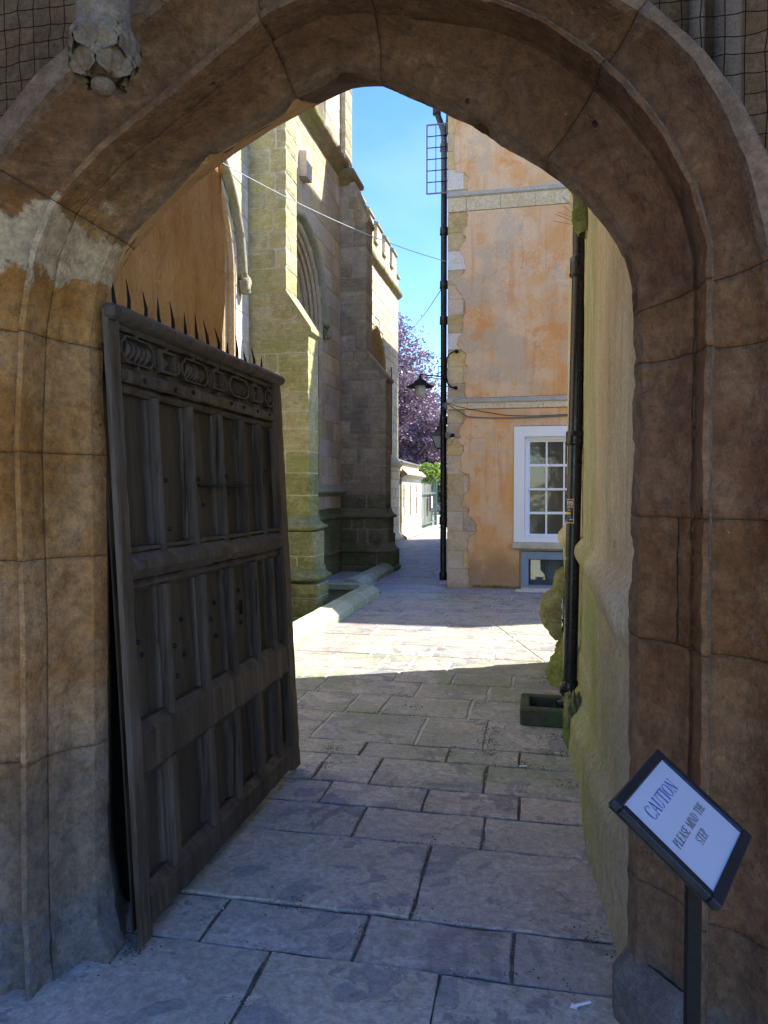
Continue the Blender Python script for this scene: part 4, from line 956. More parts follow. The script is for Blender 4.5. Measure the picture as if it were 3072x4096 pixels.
def face_blocks(par, ya, yb, za, zb, hw, m, hmin=0.26, hmax=0.38, lmin=0.4, lmax=0.85, x=XW, th=0.05, win=None, gap=0.0035):
    z = za
    while z < zb - 0.05:
        h = rnd.uniform(hmin, hmax); h = zb - z if zb - z - h < 0.1 else h
        y_ = ya - rnd.uniform(0, 0.3)
        while y_ < yb:
            L = rnd.uniform(lmin, lmax); a = max(ya, y_); b = min(yb, y_ + L); y_ += L
            if b - a < 0.05: continue
            if win:
                yc, wa, zs_, rs, zsill = win; k = max(half_w(wa, rs, zs_, z), half_w(wa, rs, zs_, z + h)) if z + h > zsill else 0
                if k > 0:
                    if a < yc + k and b > yc - k:
                        if b > yc + k: a = yc + k
                        elif a < yc - k: b = yc - k
                        else: continue
                        if b - a < 0.04: continue
            mb = MB(); d = rnd.uniform(-0.003, 0.004); mb.box((x - th, a + gap, z + gap), (x + d, b - gap, z + h - gap), 0.004, 0.001); mb.done('stone', m, par); blockcount[0] += 1
        z += h
face_blocks(bay1, 8.5, 9.72, 1.1, 8.0, None, PALEST, 0.3, 0.45, win=(7.95, 1.32, 4.45, 1.62, 1.75))
face_blocks(bay2, 11.6, 14.56, 1.30, 8.05, None, BAYST, 0.27, 0.4, win=(11.95, 1.30, 4.65, 1.47, 1.75))
mb = MB(); mb.box((XW - 0.05, 10.2, -0.5), (XW + 0.04, 14.56, 1.08)); mb.box((XW - .05, 4.0, -0.5), (XW + 0.04, 9.72, 1.1)); mb.done('wall_base', DARKLOW, church)
# plinth mouldings running round wall and buttresses
for (zz, sc, mm) in ((1.08, 1.0, None), (0.38, 0.8, None)):
    pf = [(0.0, zz - 0.02), (0.06 * sc, zz + 0.0), (0.10 * sc, zz + 0.02), (0.10 * sc, zz + 0.05), (0.05 * sc, zz + 0.08), (0.015, zz + 0.13), (0.0, zz + 0.20), (-0.03, zz + 0.21)]
    for (Bb, xo, mat_, pth) in ((B1, -3.085 if zz > 1 else -3.01, GREEN_LOW, b1), (B2, -3.0 if zz > 1 else -2.93, DARKLOW, b2)):
        y0_, y1_ = Bb; e = 0.0 if zz > 1 else 0.02
        moulding(pth, pf, [(XW, y0_ - e, 0, -1, 0, -1), (xo, y0_ - e, 1, -1, 1, 0), (xo, y1_ + e, 1, 1, 0, 1), (XW, y1_ + e, 0, 1)], mat_, seg=0.5)
    moulding(church, pf, [(XW, 10.2, 1, 0, 1, 0), (XW, 14.56, 1, 0)], DARKLOW, seg=0.2)
moulding(church, [(0.0, 1.52), (0.10, 1.58), (0.15, 1.60), (0.15, 1.645), (0.0, 1.76)], [(XW, 10.2, 1, 0, 1, 0), (XW, 14.62, 1, 0)], HOODST, name='sill_course', seg=0.2)
# upper wall above the string course
moulding(church, [(0.0, 7.92), (0.08, 7.99), (0.10, 8.08), (0.19, 8.12), (0.20, 8.20), (0.12, 8.26), (0.0, 8.33)], [(XW, 4.0, 1, 0, 1, 0), (XW, 14.56, 1, 0)], LEDGE, name='string_course', seg=0.12, amp=0.03)
moulding(b2, [(0.0, 7.78), (0.06, 7.83), (0.09, 7.92), (0.17, 7.96), (0.18, 8.04), (0.08, 8.10), (0.0, 8.18)], [(XW, 14.56, 0, -1, 0, -1), (-3.80, 14.56, 1, -1, 1, 0), (-3.80, 15.12, 1, 1, 0, 1), (XW, 15.12, 0, 1)], LEDGE, name='string_course', seg=0.3, amp=0.01)
up = obj('clerestory', None, None, church)
mb = MB(); mb.box((-9, 4.0, 8.0), (XW - 0.25, 15.12, 13.0)); mb.done('wall_core', MORTAR_G, up)
mb = MB(); mb.box((-9, 4.0, -0.5), (XW - 0.72, 15.1, 8.05)); mb.done('inner_wall', MORTAR_G, church)
face_blocks(up, 13.55, 14.56, 8.3, 12.8, None, PALEST, 0.35, 0.5)
for ya, yb in ((10.2, 10.8),): face_blocks(up, ya, yb, 8.3, 12.8, None, PALEST, 0.35, 0.5)
mb = MB(); mb.box((XW - 0.25, 8.0, 8.2), (XW - 0.05, 10.2, 13)); mb.box((XW - 0.25, 13.55, 8.2), (XW - 0.05, 15.1, 13)); mb.done('pier', PALEST, up)
mb = MB()                         # wire mesh over the louvred opening
for i in range(70): z = 8.3 + i * 0.065; mb.tube([(XW - 0.04, 10.8, z), (XW - 0.04, 13.55, z)], 0.006, 4, False)
for i in range(43): y_ = 10.8 + i * 0.065; mb.tube([(XW - 0.04, y_, 8.3), (XW - 0.04, y_, 12.8)], 0.006, 4, False)
mb.done('wire_mesh', simple('pale_mesh_wire', (0.45, 0.40, 0.32), 0.6), up, fix=False, kind='stuff')
mb = MB(); mb.box((XW - 0.2, 10.8, 8.3), (XW - 0.12, 13.55, 12.8)); mb.done('louvre_backing', WINST, up)
# small carved tablet above the window
mb = MB(); mb.prism([(XW, 11.93, 6.90), (XW, 12.22, 6.90), (XW, 12.24, 7.32), (XW, 12.08, 7.46), (XW, 11.92, 7.32)], (0.14, 0, -0.02)); mb.done('carved_tablet', BAYST, church)

# --- third, lower range with battlements
XA = -4.65
rng = obj('battlemented_range', None, None, church, label='pale sunlit range with battlements beyond the dark buttress')
wall_core(15.12, 24.6, XA - 0.02, (21.3, 1.25, 5.0, 1.5, 2.7), 8.3, MORTAR_L, rng)
mb = MB(); mb.box((-9, 24.0, -0.3), (XA - 0.03, 24.58, 8.3)); mb.box((-9, 15.12, 8.1), (XA - 0.03, 24.58, 8.3)); mb.done('end_wall', PALEST, rng)
face_blocks(rng, 19.6, 24.6, 2.72, 8.25, None, PALEST, 0.24, 0.36, 0.4, 0.95, x=XA, th=0.06, win=(21.3, 1.27, 5.0, 1.52, 2.7), gap=0.006)
face_blocks(rng, 20.3, 24.6, 0.0, 2.45, None, PALEST, 0.24, 0.36, 0.4, 0.95, x=XA + 0.05, th=0.1, gap=0.006)
moulding(rng, [(0.0, 2.40), (0.12, 2.46), (0.16, 2.52), (0.05, 2.68), (0.0, 2.76)], [(XA, 19, 1, 0, 1, 0), (XA, 24.6, 1, 0)], HOODST, name='string_course', seg=0.4)
moulding(rng, [(0.05, -0.02), (0.16, 0.0), (0.16, 0.12), (0.05, 0.26)], [(XA, 19, 1, 0, 1, 0), (XA, 24.6, 1, 0)], PALEST, name='plinth', seg=0.4)
moulding(rng, [(0.0, 8.10), (0.05, 8.15), (0.12, 8.20), (0.14, 8.26), (0.13, 8.31), (0.05, 8.38), (0.0, 8.40)], [(XA, 15.2, 1, 0, 1, 0), (XA, 24.72, 1, 0)], LEDGE, name='cornice', seg=0.2, amp=0.02)
wt = obj('window', None, None, church, label='pointed sunlit window in the battlemented range')
mb = MB(); rows = []
for f, dx in ((1.0, 0.0), (0.9, -0.05), (0.86, -0.04), (0.7, -0.2), (0.66, -0.19), (0.5, -0.32)):
    a = 1.25 * (0.6 + 0.4 * f); rows.append([Vector((XA + dx, 21.3 + a, 2.7))] + [Vector((XA + dx, p[0], p[1])) for p in arc_pts(21.3, a, 5.0, 1.5 * (0.7 + .3 * f))] + [Vector((XA + dx, 21.3 - a, 2.7))])
n = len(rows[0]); mb.add([p for r in rows for p in r], [(i * n + j, i * n + j + 1, (i + 1) * n + j + 1, (i + 1) * n + j) for i in range(5) for j in range(n - 1)]); mb.done('moulded_reveal', WINST, wt)
mb = MB(); mb.add(rows[-1], [tuple(range(n))]); mb.done('leaded_pane', GLASSD, wt)
mb = MB(); mb.box((XA - 0.3, 15.2, 8.40), (XA, 24.6, 8.85)); mb.done('parapet', PALEST, rng)
y_ = 15.4
while y_ < 24.4:
    mb = MB(); mb.box((XA - 0.3, y_, 8.85), (XA + 0.0, y_ + 0.72, 9.42), 0.01, 0.008); m1 = mb.done('merlon', PALEST, rng)
    mb = MB(); mb.prism([(XA + 0.05, y_ - 0.04, 9.42), (XA + 0.05, y_ - 0.04, 9.47), (XA - 0.15, y_ - 0.04, 9.58), (XA - 0.35, y_ - 0.04, 9.47), (XA - 0.35, y_ - 0.04, 9.42)], (0, 0.80, 0)); mb.done('coping', HOODST, m1)
    mb = MB(); mb.prism([(XA + 0.06, y_ + 0.73, 8.80), (XA + 0.06, y_ + 0.73, 8.86), (XA - 0.34, y_ + 0.73, 8.95), (XA - 0.34, y_ + 0.73, 8.80)], (0, 0.43, 0)); mb.done('embrasure_sill', HOODST, m1)
    y_ += 1.17
mb = MB(); mb.tube([(XA + 0.05, 23.2, 2.8), (XA + 0.05, 23.2, 5.6)], 0.025, 6); mb.done('conductor_pipe', LEAD, rng)

# ================================================================== GATEHOUSE LODGE BEYOND
lodge = thing('low_stone_lodge', 'low sunlit stone outbuilding with dark slit openings and slab roof at the alley end', 'outbuilding')
mb = MB(); mb.box((-7, 24.65, -0.2), (XA + 0.09, 28.95, 2.15)); mb.done('wall_core', MORTAR_L, lodge)
def lodge_blocks():
    z = 0
    while z < 2.1:
        h = rnd.uniform(0.24, 0.34); h = 2.12 - z if 2.12 - z - h < 0.12 else h; y_ = 24.65
        while y_ < 28.95:
            L = rnd.uniform(0.45, 0.9); b = min(28.95, y_ + L)
            slit = [s for s in (25.05, 26.35, 27.75) if not (b < s - 0.06 or y_ > s + 0.06)]
            segs = [(y_, b)]
            if slit and 0.75 < z + h / 2 < 1.9:
                s = slit[0]; segs = [(y_, s - 0.06), (s + 0.06, b)]
            for a_, b_ in segs:
                if b_ - a_ > 0.05: mb = MB(); mb.box((XA + 0.05, a_ + .005, z + .005), (XA + 0.12 + rnd.uniform(-.004, .004), b_ - .005, z + h - .005), 0.005, 0.002); mb.done('stone', PALEST, lodge)
            y_ = b
        z += h
lodge_blocks()
for s in (25.05, 26.35, 27.75):
    mb = MB(); mb.box((XA + 0.085, s - 0.07, 0.8), (XA + 0.128, s + 0.07, 1.85)); mb.done('slit', simple('slit_dark_red', (0.06, 0.025, 0.02), 0.8), lodge)  # plain dark red strip set just proud of the stones
moulding(lodge, [(0.0, 2.08), (0.05, 2.12), (0.08, 2.16), (0.20, 2.20), (0.20, 2.25), (0.02, 2.42)], [(XA + 0.1, 24.65, 1, 0, 1, 0), (XA + 0.1, 29.0, 1, 0, 0, 1), (-7, 29.0, 0, 1)], HOODST, name='cornice', seg=0.4)
mb = MB(); mb.box((-7, 24.7, 2.2), (XA + 0.06, 28.6, 2.62)); mb.done('parapet', PALEST, lodge)
mb = MB(); mb.prism([(XA + 0.14, 24.65, 2.62), (XA + 0.14, 24.65, 2.66), (-5.5, 24.65, 2.95), (-5.5, 24.65, 2.62)], (0, 4.05, 0)); mb.done('roof', SLATE, lodge)
moulding(lodge, [(0.02, -0.03), (0.2, 0.0), (0.2, 0.09), (0.03, 0.2)], [(XA + 0.1, 24.65, 1, 0, 1, 0), (XA + 0.1, 29.0, 1, 0)], PALEST, name='plinth', seg=0.4)

# gate and boarding beyond the lodge
gate = thing('railing_gate', 'green iron railing with weathered boards and a small notice at the end of the alley', 'gate')
y_ = 29.0; i = 0
while y_ < 32.2:
    mb = MB(); mb.box((XA + 0.0, y_ + .008, 0.16), (XA + 0.03, y_ + 0.17, 1.95 + 0.08 * nz((y_ * 5, 0, 0))), 0.004); mb.done('board', BOARD, gate); y_ += 0.18; i += 1
for k in range(14):
    yy = 29.05 + k * 0.30; mb = MB(); mb.tube([(XA + 0.12, yy, 0.15), (XA + 0.12, yy, 1.95), (XA + 0.12, yy, 2.05)], [0.009, 0.009, 0.003], 5); mb.done('bar', GATEG, gate)
for z in (0.3, 1.55): mb = MB(); mb.box((XA + 0.10, 29.0, z), (XA + 0.14, 33.1, z + 0.05)); mb.done('rail', GATEG, gate)
mb = MB(); mb.box((XA + 0.08, 33.0, 0), (XA + 0.18, 33.1, 2.2)); mb.done('post', GATEG, gate)
mb = MB(); mb.box((XA + 0.06, 29.0, -0.02), (XA + 0.32, 32.6, 0.15), 0.02); mb.done('stone_kerb', PALEST, gate)
nb_ = thing('notice_board', 'small dark framed white notice fixed to the green railing', 'notice', (XA + 0.17, 31.3, 1.1))
mb = MB(); mb.box((-0.02, -0.3, -0.3), (0.02, 0.3, 0.42)); mb.done('board', simple('maroon_board', (0.05, 0.015, 0.015), 0.6), nb_)
mb = MB(); mb.box((0.021, -0.12, -0.15), (0.028, 0.27, 0.33)); mb.done('paper', simple('notice_paper', (0.6, 0.66, 0.72), 0.5), nb_)

# bin bag behind the dark buttress
mb = blob((-4.28, 21.0, 0.28), (0.24, 0.26, 0.30), 6, 0.35, 16)
mb.tube([(-4.28, 21.0, 0.54), (-4.25, 21.0, 0.66), (-4.2, 21.02, 0.70)], [0.06, 0.025, 0.07], 8)
mb.done('rubbish_bag', BAGM, None, fix=False, label='black rubbish bag on the paving just beyond the dark buttress', category='bag')

# ================================================================== RIGHT-HAND HOUSE
FY = 12.37; FX = -1.5
house = thing('rendered_house', 'tall house with patchy orange render, stone quoins and string courses', 'house')
wx = (-0.393, 0.92); wz = (0.78, 2.685); bx = (-0.27, 0.80); bz = (0.0, 0.64)
# stone body behind the render
mb = MB(); 
xs = [FX, wx[0] + .1, wx[1] - .1, 7.0]
mb.box((FX + 0.012, FY + 0.35, -0.2), (7, 14.85, 10.1)); mb.box((FX + 0.012, 14.85, -0.2), (7, 20, 11.4)); mb.box((FX + 0.012, 20, -0.2), (7, 26.0, 10.1))
mb.done('body', QUOIN, house)
mb = MB(); Y1 = FY + 0.012
for (xa, xb, za, zb) in ((FX + .01, wx[0], 0, 10.1), (wx[1], 7, 0, 10.1), (wx[0], wx[1], wz[1], 10.1), (wx[0], bx[0], -.1, wz[0]), (bx[1], wx[1], -.1, wz[0]), (bx[0], bx[1], bz[1], wz[0] )):
    mb.box((xa, Y1, za - (.2 if za == 0 else 0)), (xb, Y1 + 0.33, zb))
mb.done('wall', QUOIN, house)
# side wall facing the alley, ashlar
side = obj('side_wall', None, None, house)
z = 0
while z < 7.5:
    h = rnd.uniform(0.28, 0.4); y_ = FY + 0.5
    while y_ < 17:
        L = rnd.uniform(0.5, 0.9); mb = MB(); mb.box((FX - 0.0, y_ + .004, z + .004), (FX + 0.03, y_ + L - .004, z + h - .004), 0.004); mb.done('stone', QUOIN, side); y_ += L
    z += h
# quoins
q = 0; z = 0.0
white = [(3.98, 4.26), (5.30, 5.62), (6.62, 6.96), (7.85, 8.15)]
hs = [(0.0, .32), (.32, .62), (.62, .95), (.95, 1.28), (1.28, 1.56), (1.56, 1.90), (1.90, 2.22), (2.22, 2.52), (2.52, 2.76), (2.76, 2.98), (3.16, 3.42), (3.42, 3.70), (3.70, 3.98), (3.98, 4.26), (4.26, 4.56), (4.56, 4.82), (4.82, 5.06), (5.06, 5.30), (5.30, 5.62), (5.62, 5.92), (5.92, 6.24), (6.62, 6.96), (6.96, 7.26), (7.26, 7.56), (7.56, 7.85), (7.85, 8.15), (8.15, 8.5)]
for i, (a, b) in enumerate(hs):
    isw = (a, b) in white; L = 0.37 if i % 2 == 0 else 0.27
    mb = MB(); mb.box((FX, FY - (0.004 if isw else -0.004), a + .004), (FX + L - .004, FY + 0.4, b - .004), 0.006, 0.002); mb.done('quoin', QUOINW if isw else QUOIN, house)
    mb = MB(); mb.box((FX + L + .001, FY + 0.002, a + .004), (FX + L + 0.27, FY + 0.09, b - .004), 0.005, 0.002); mb.done('quoin', QUOIN, house)
# render coat with a ragged left edge, cut round the windows
def edge_x(z):
    base = FX + 0.29 + 0.26 * nz((0, 0, z * 1.0), 1.3, 2) + 0.12 * nz((5, 0, z), 3.5, 6)
    if 1.15 < z < 1.5: base -= 0.02
    if z < 1.35: base += 0.12
    if 1.9 < z < 2.5 : base -= 0.05
    if z > 6.9: base = FX + 0.10 + 0.07 * abs(nz((0, 0, z), 2.2, 3))
    return base
def coat(z0, z1, x1=7.0, xs=None):
    mb = MB(); n = max(2, int((z1 - z0) / 0.022)); f0 = []; 
    for i in range(n + 1):
        z = lerp(z0, z1, i / n); e = xs if xs is not None else edge_x(z)
        f0 += [Vector((e, FY + 0.008, z)), Vector((e + 0.008, FY - 0.014, z)), Vector((x1, FY - 0.014, z)), Vector((x1, FY + 0.008, z))]
    fs = [(i * 4 + j, i * 4 + j + 1, (i + 1) * 4 + j + 1, (i + 1) * 4 + j) for i in range(n) for j in range(3)]
    fs += [(0, 1, 2, 3), (n * 4 + 3, n * 4 + 2, n * 4 + 1, n * 4)]
    mb.add(f0, fs); return mb.done('render_coat', FACADE, house)
coat(0.02, wz[0] - 0.1, bx[0] - 0.03); coat(wz[0] - 0.1, wz[1] + 0.012, wx[0] - 0.002); coat(wz[1] + 0.012, 2.98); coat(3.17, 6.25); coat(6.54, 10.1)
coat(wz[0] - 0.1, wz[1] + 0.012, 7, wx[1] + .002); coat(0.02, wz[0] - 0.1, 7, bx[1] + .03)
# string courses in stones
def band(z0, z1, top, m, x0, L, out, name='string_course'):
    t = obj(name, None, None, house); x = x0; i = 0
    while x < 6.9:
        b = min(7.0, x + L * (1 if i else 0.55)); mb = MB(); mb.box((x + .002, FY - out, z0), (b - .002, FY + 0.05, z1), 0.003); mb.done('stone', m, t); x = b; i += 1
    mb = MB(); mb.prism([(FX - 0.005, FY - out - 0.012, z1 + .001), (FX - 0.005, FY - out - 0.02, z1 + 0.02), (FX - 0.005, FY - 0.005, top), (FX - 0.005, FY + 0.02, top), (FX - 0.005, FY + 0.02, z1 + .001)], (8.5, 0, 0)); mb.done('weathering', LICHEN, t)
band(6.26, 6.49, 6.60, BAND, FX + 0.0, 0.56, 0.020); band(2.99, 3.09, 3.19, BAND, FX + 0.0, 0.62, 0.03)
# dark drip line
mb = MB(); mb.tube([(FX, FY - 0.034, 6.505), (7, FY - 0.034, 6.505)], 0.005, 5); mb.done('lead_strip', LEAD, house)
mb = MB(); mb.box((FX - 0.0, FY - 0.05, 10.1), (7, 14.85, 10.2)); mb.box((FX - .2, 20, 10.1), (7, 26.2, 10.2)); mb.box((FX - .0, 14.85, 11.4), (7, 20.1, 11.5)); mb.done('roof', SLATE, house)
# sash window
sw = obj('sash_window', None, None, house, label='white painted sash window with small panes')
def frame(par, x0, x1, z0, z1, wl_, wr, wt_, wb, y0, y1, m, name):
    mb = MB(); mb.box((x0, y0, z0), (x0 + wl_, y1, z1), 0.003); mb.box((x1 - wr, y0, z0), (x1, y1, z1), 0.003)
    mb.box((x0 + wl_ - .001, y0 + .001, z1 - wt_), (x1 - wr + .001, y1 - .001, z1 - .0005), 0.003); mb.box((x0 + wl_ - .001, y0 + .001, z0 + .0005), (x1 - wr + .001, y1 - .001, z0 + wb), 0.003)
    return mb.done(name, m, par)
frame(sw, wx[0], wx[1], wz[0], wz[1], 0.175, 0.175, 0.17, 0.085, FY - 0.03, FY + 0.20, WHITE, 'surround')
frame(sw, -0.215, 0.742, 0.865, 2.515, 0.05, 0.05, 0.05, 0.02, FY + 0.03, FY + 0.2, WHITE, 'sash_box')
pz = [(0.905, 1.240), (1.285, 1.625), (1.675, 2.025), (2.07, 2.43)]; px_ = [(-0.135, 0.118), (0.148, 0.40), (0.43, 0.682)]
for k, (za, zb) in enumerate(((0.885, 1.665), (1.64, 2.465))):
    yy = FY + 0.09 if k == 0 else FY + 0.055
    s_ = frame(sw, -0.165, 0.712, za, zb, 0.03, 0.03, 0.035, 0.03, yy, yy + 0.035, WHITE, 'sash')
    mb = MB()
    for xa in (0.118, 0.40): mb.box((xa, yy + .004, za + .02), (xa + 0.03, yy + 0.032, zb - .02), 0.004)
    zz = 1.24 if k == 0 else 2.025; mb.box((-0.15, yy + .006, zz), (0.70, yy + 0.030, zz + 0.042), 0.004)
    mb.done('glazing_bar', WHITE, s_)
    for (xa, xb) in px_:
        for (p, q) in (pz[:2] if k == 0 else pz[2:]):
            mb = MB(); a_ = rnd.uniform(-.002, .002); mb.add([(xa - .01, yy + .02 + a_, p - .01), (xb + .01, yy + .02 - a_, p - .01), (xb + .01, yy + .02 - a_, q + .01), (xa - .01, yy + .02 + a_, q + .01)], [(0, 1, 2, 3)]); mb.done('pane', GLASS, s_)
mb = MB(); mb.box((wx[0] - .02, FY - 0.09, 0.675), (wx[1] + .02, FY + 0.1, 0.778), 0.012, 0.003); mb.done('sill', LICHEN, sw)
bw = obj('basement_window', None, None, house, label='blue-grey basement window at pavement level')
frame(bw, bx[0], bx[1], 0.02, 0.63, 0.12, 0.12, 0.13, 0.05, FY - 0.02, FY + 0.30, BLUE, 'surround')
frame(bw, -0.15, 0.68, 0.07, 0.50, 0.035, 0.035, 0.02, 0.08, FY + 0.12, FY + 0.16, BLUED, 'frame')
for xa in (0.12, 0.41): mb = MB(); mb.box((xa, FY + .11, 0.1), (xa + .025, FY + 0.15, 0.5)); mb.done('mullion', BLUED, bw)
for xa, xb in ((-.12, .12), (.145, .41), (.435, .65)):
    mb = MB(); mb.add([(xa, FY + .15, .14), (xb, FY + .15, .14), (xb, FY + .17, .49), (xa, FY + .17, .49)], [(0, 1, 2, 3)]); mb.done('pane', GLASSB, bw)
mb = MB(); mb.box((bx[0], FY - 0.16, -0.05), (bx[1] + .2, FY - 0.02, 0.035), 0.01); mb.done('threshold', QUOIN, bw)
mb = MB(); mb.box((-0.35, 11.98, 0.004), (1.4, 12.30, 0.014), 0.003); mb.done('cement_strip', QUOINW, pav)

# downpipe of the house with anti-climb guard
def pipe(name, label, pts, r, collars, m=PIPE, extra=None):
    t = thing(name, label, 'pipe'); mb = MB(); mb.tube(pts, r, 18); mb.done('pipe', m, t)
    for (a, b) in collars:
        a = Vector(a); b = Vector(b); d = (b - a).normalized(); mb = MB()
        mb.tube([a, a + d * 0.008, b - d * 0.008, b], [r * 1.18, r * 1.3, r * 1.3, r * 1.18], 18)
        mb.tube([a + d * .012, a + d * .022], r * 1.42, 18); mb.done('collar', m, t)
    return t
HX, HY = -1.585, 12.55
hp = pipe('downpipe', 'long black downpipe at the corner of the orange house', [(HX, HY, 0.12), (HX, HY, 7.55), (HX - .02, HY, 7.72), (HX - .12, HY, 8.0), (HX - .13, HY, 8.6)], 0.052,
          [((HX, HY, z), (HX, HY, z + .14)) for z in (0.1, 1.05, 2.76, 4.45, 5.05, 5.95, 7.35)] + [((HX - .125, HY, 7.98), (HX - .13, HY, 8.1))])
mb = MB(); mb.tube([(HX + .07, HY + .02, 8.5), (HX + .06, HY + .02, 7.9), (HX + .02, HY, 7.6)], 0.032, 12); mb.done('branch_pipe', PIPEG, hp)
gd = thing('pipe_guard', 'square-meshed metal anti-climb guard round the top of the house downpipe', 'guard', (0, 0, 0))
gx0, gx1, gz0, gz1, gy = -1.86, -1.50, 6.62, 7.76, 12.43
def bar(mb, a, b, r=0.008): mb.tube([a, b], r, 6)
mb = MB()
for a, b in (((gx0, gz0), (gx1, gz0)), ((gx0, gz1), (gx1, gz1)), ((gx0, gz0), (gx0, gz1)), ((gx1, gz0), (gx1, gz1))): bar(mb, (a[0], gy, a[1]), (b[0], gy, b[1]), 0.013)
mb.done('frame', simple('guard_frame', (0.20, 0.19, 0.25), 0.5), gd)
for i in range(1, 6): mb = MB(); z = lerp(gz0, gz1, i / 6); bar(mb, (gx0, gy, z), (gx1, gy, z)); mb.done('bar', IRON, gd)
for i in (0.42, 0.86): mb = MB(); x = lerp(gx0, gx1, i); bar(mb, (x, gy, gz0), (x, gy, gz1), 0.006); mb.done('bar', IRON, gd)
mb = MB(); mb.add([(gx0, gy + .01, gz0), (gx1, gy + .01, gz0), (gx1, gy + .01, gz1), (gx0, gy + .01, gz1)], [(0, 1, 2, 3)]); mb.done('panel', CLEAR, gd)

# wall lamp on bracket
LX, LY = -1.94, 12.25
lm = thing('hanging_lamp', 'round wide-brimmed lamp with ribbed glass hanging from an iron arm', 'lamp', (LX, LY, 3.3))
mb = MB(); mb.lathe((0, 0, 0), [(0.095, 0.10), (0.232, 0.062), (0.235, 0.068), (0.12, 0.125), (0.10, 0.16), (0.06, 0.19), (0.025, 0.205), (0.018, 0.26)], 32); mb.done('shade', IRON, lm)
mb = MB(); mb.lathe((0, 0, 0), [(0.0, -0.105), (0.05, -0.10), (0.078, -0.06), (0.092, 0.0), (0.094, 0.09)], 32); mb.done('glass', LAMPG, lm)
mb = MB(); mb.tube([(0.0, 0, 0.25), (0, 0, 0.28), (0.06, 0, 0.262), (0.44, 0.12, 0.235)], 0.011, 8); mb.tube([(0.05, 0, 0.235), (0.3, .08, 0.205), (0.44, 0.12, 0.205)], 0.007, 6)
mb.tube([(0.29, .08, 0.23), (0.29, .08, 0.41), (0.44, .12, 0.41)], 0.010, 6, True); mb.done('arm', IRON, lm)
mb = MB(); zt, zb = 0.64, 0.04
mb.tube([(0.60, 0.09, 0.65), (0.53, 0.08, 0.64), (0.47, 0.08, 0.60), (0.435, 0.09, 0.53), (0.43, 0.1, 0.40), (0.43, 0.1, 0.22), (0.45, 0.09, 0.12), (0.50, 0.08, 0.06), (0.57, 0.09, 0.045)], 0.012, 8)
for p in ((0.60, 0.65), (0.585, 0.045)): mb.tube([(p[0], 0.115, p[1]), (p[0], 0.075, p[1]), (p[0], 0.06, p[1])], [0.03, 0.03, 0.012], 12)
mb.done('wall_bracket', IRON, lm)
# lantern
lt = thing('wall_lantern', 'tapered traditional lantern with pale glass behind the house downpipe', 'lantern', (-1.70, 12.95, 2.38))
def tap(mb, z0, r0, z1, r1, n=4): 
    vs = [(math.cos(PI / 4 + k * PI / 2) * r0 * 1.0, math.sin(PI / 4 + k * PI / 2) * r0, z0) for k in range(4)] + [(math.cos(PI / 4 + k * PI / 2) * r1, math.sin(PI / 4 + k * PI / 2) * r1, z1) for k in range(4)]
    mb.add(vs, [(k, (k + 1) % 4, 4 + (k + 1) % 4, 4 + k) for k in range(4)] + [(0, 1, 2, 3), (7, 6, 5, 4)])
mb = MB(); tap(mb, 0.005, 0.085, 0.205, 0.18); mb.done('glass', LANTG, lt)
mb = MB(); tap(mb, 0.205, 0.215, 0.225, 0.215); tap(mb, 0.225, 0.20, 0.30, 0.11); tap(mb, 0.30, 0.125, 0.31, 0.125); tap(mb, 0.31, 0.09, 0.375, 0.07); mb.lathe((0, 0, 0.37), [(0.08, 0), (0.07, .02), (0.015, .03), (0.012, 0.06), (0.025, 0.08), (0.012, 0.11), (0, 0.13)], 10); mb.done('cap', LANTB, lt)
mb = MB()
for k in range(4):
    c_, s_ = math.cos(PI / 4 + k * PI / 2), math.sin(PI / 4 + k * PI / 2); mb.tube([(c_ * .087, s_ * .087, 0), (c_ * .183, s_ * .183, .21)], 0.009, 5)
tap(mb, -0.01, 0.095, 0.006, 0.095); mb.tube([(0.0, 0, -0.01), (0.1, 0, -0.05), (0.2, 0, 0.0)], 0.01, 6); mb.done('frame', IRON, lt)
# sensor with cable loop
se = thing('light_sensor', 'small black cylindrical sensor with a cable loop on the house corner', 'sensor', (-1.405, 12.33, 2.55))
mb = MB(); mb.lathe((0, 0, 0), [(0.0, -0.03), (0.026, -.03), (0.033, -0.028), (0.033, 0.035), (0.0, 0.036)], 16); mb.done('case', IRON, se)
mb = MB(); mb.lathe((0, 0, 0), [(0.0, -0.055), (0.02, -.05), (0.026, -0.03)], 14); mb.done('lens', STICK_W, se)
mb = MB(); mb.tube([(0, 0, -.05), (0.0, 0, -0.09), (-0.02, 0, -0.135), (-0.05, 0, -0.155), (-0.11, 0.0, -0.155)], 0.006, 6); mb.box((-.115, -0.02, -.04), (-.06, .0, .05)); mb.done('cable', CABLE, se)

# cables on the facade
def swag(name, label, pts, r, m):
    mb = MB(); P = []
    for a, b in zip(pts, pts[1:]):
        a, b = Vector(a), Vector(b); k = 8
        for i in range(k): f = i / k; q = a.lerp(b, f); q.z -= 0.02 * (b - a).length * 4 * f * (1 - f) * 0.25; P.append(q)
    P.append(Vector(pts[-1])); mb.tube(P, r, 5); return mb.done(name, m, None, label=label, category='cable')
yc_ = FY - 0.03
swag('facade_cable', 'thick grey cable sagging across the orange facade below the lower string course', [(-1.5, yc_, 3.08), (-1.35, yc_, 2.99), (-1.15, yc_, 2.86), (-0.7, yc_, 2.83), (0.0, yc_, 2.83), (0.9, yc_, 2.87)], 0.009, CABLE)
swag('facade_cable', 'thin upper cable crossing the orange facade above the sagging one', [(-1.5, yc_, 3.09), (-1.1, yc_, 2.98), (-0.5, yc_, 2.87), (-0.1, yc_ - .01, 2.85), (0.5, yc_, 2.87)], 0.006, WIRED)
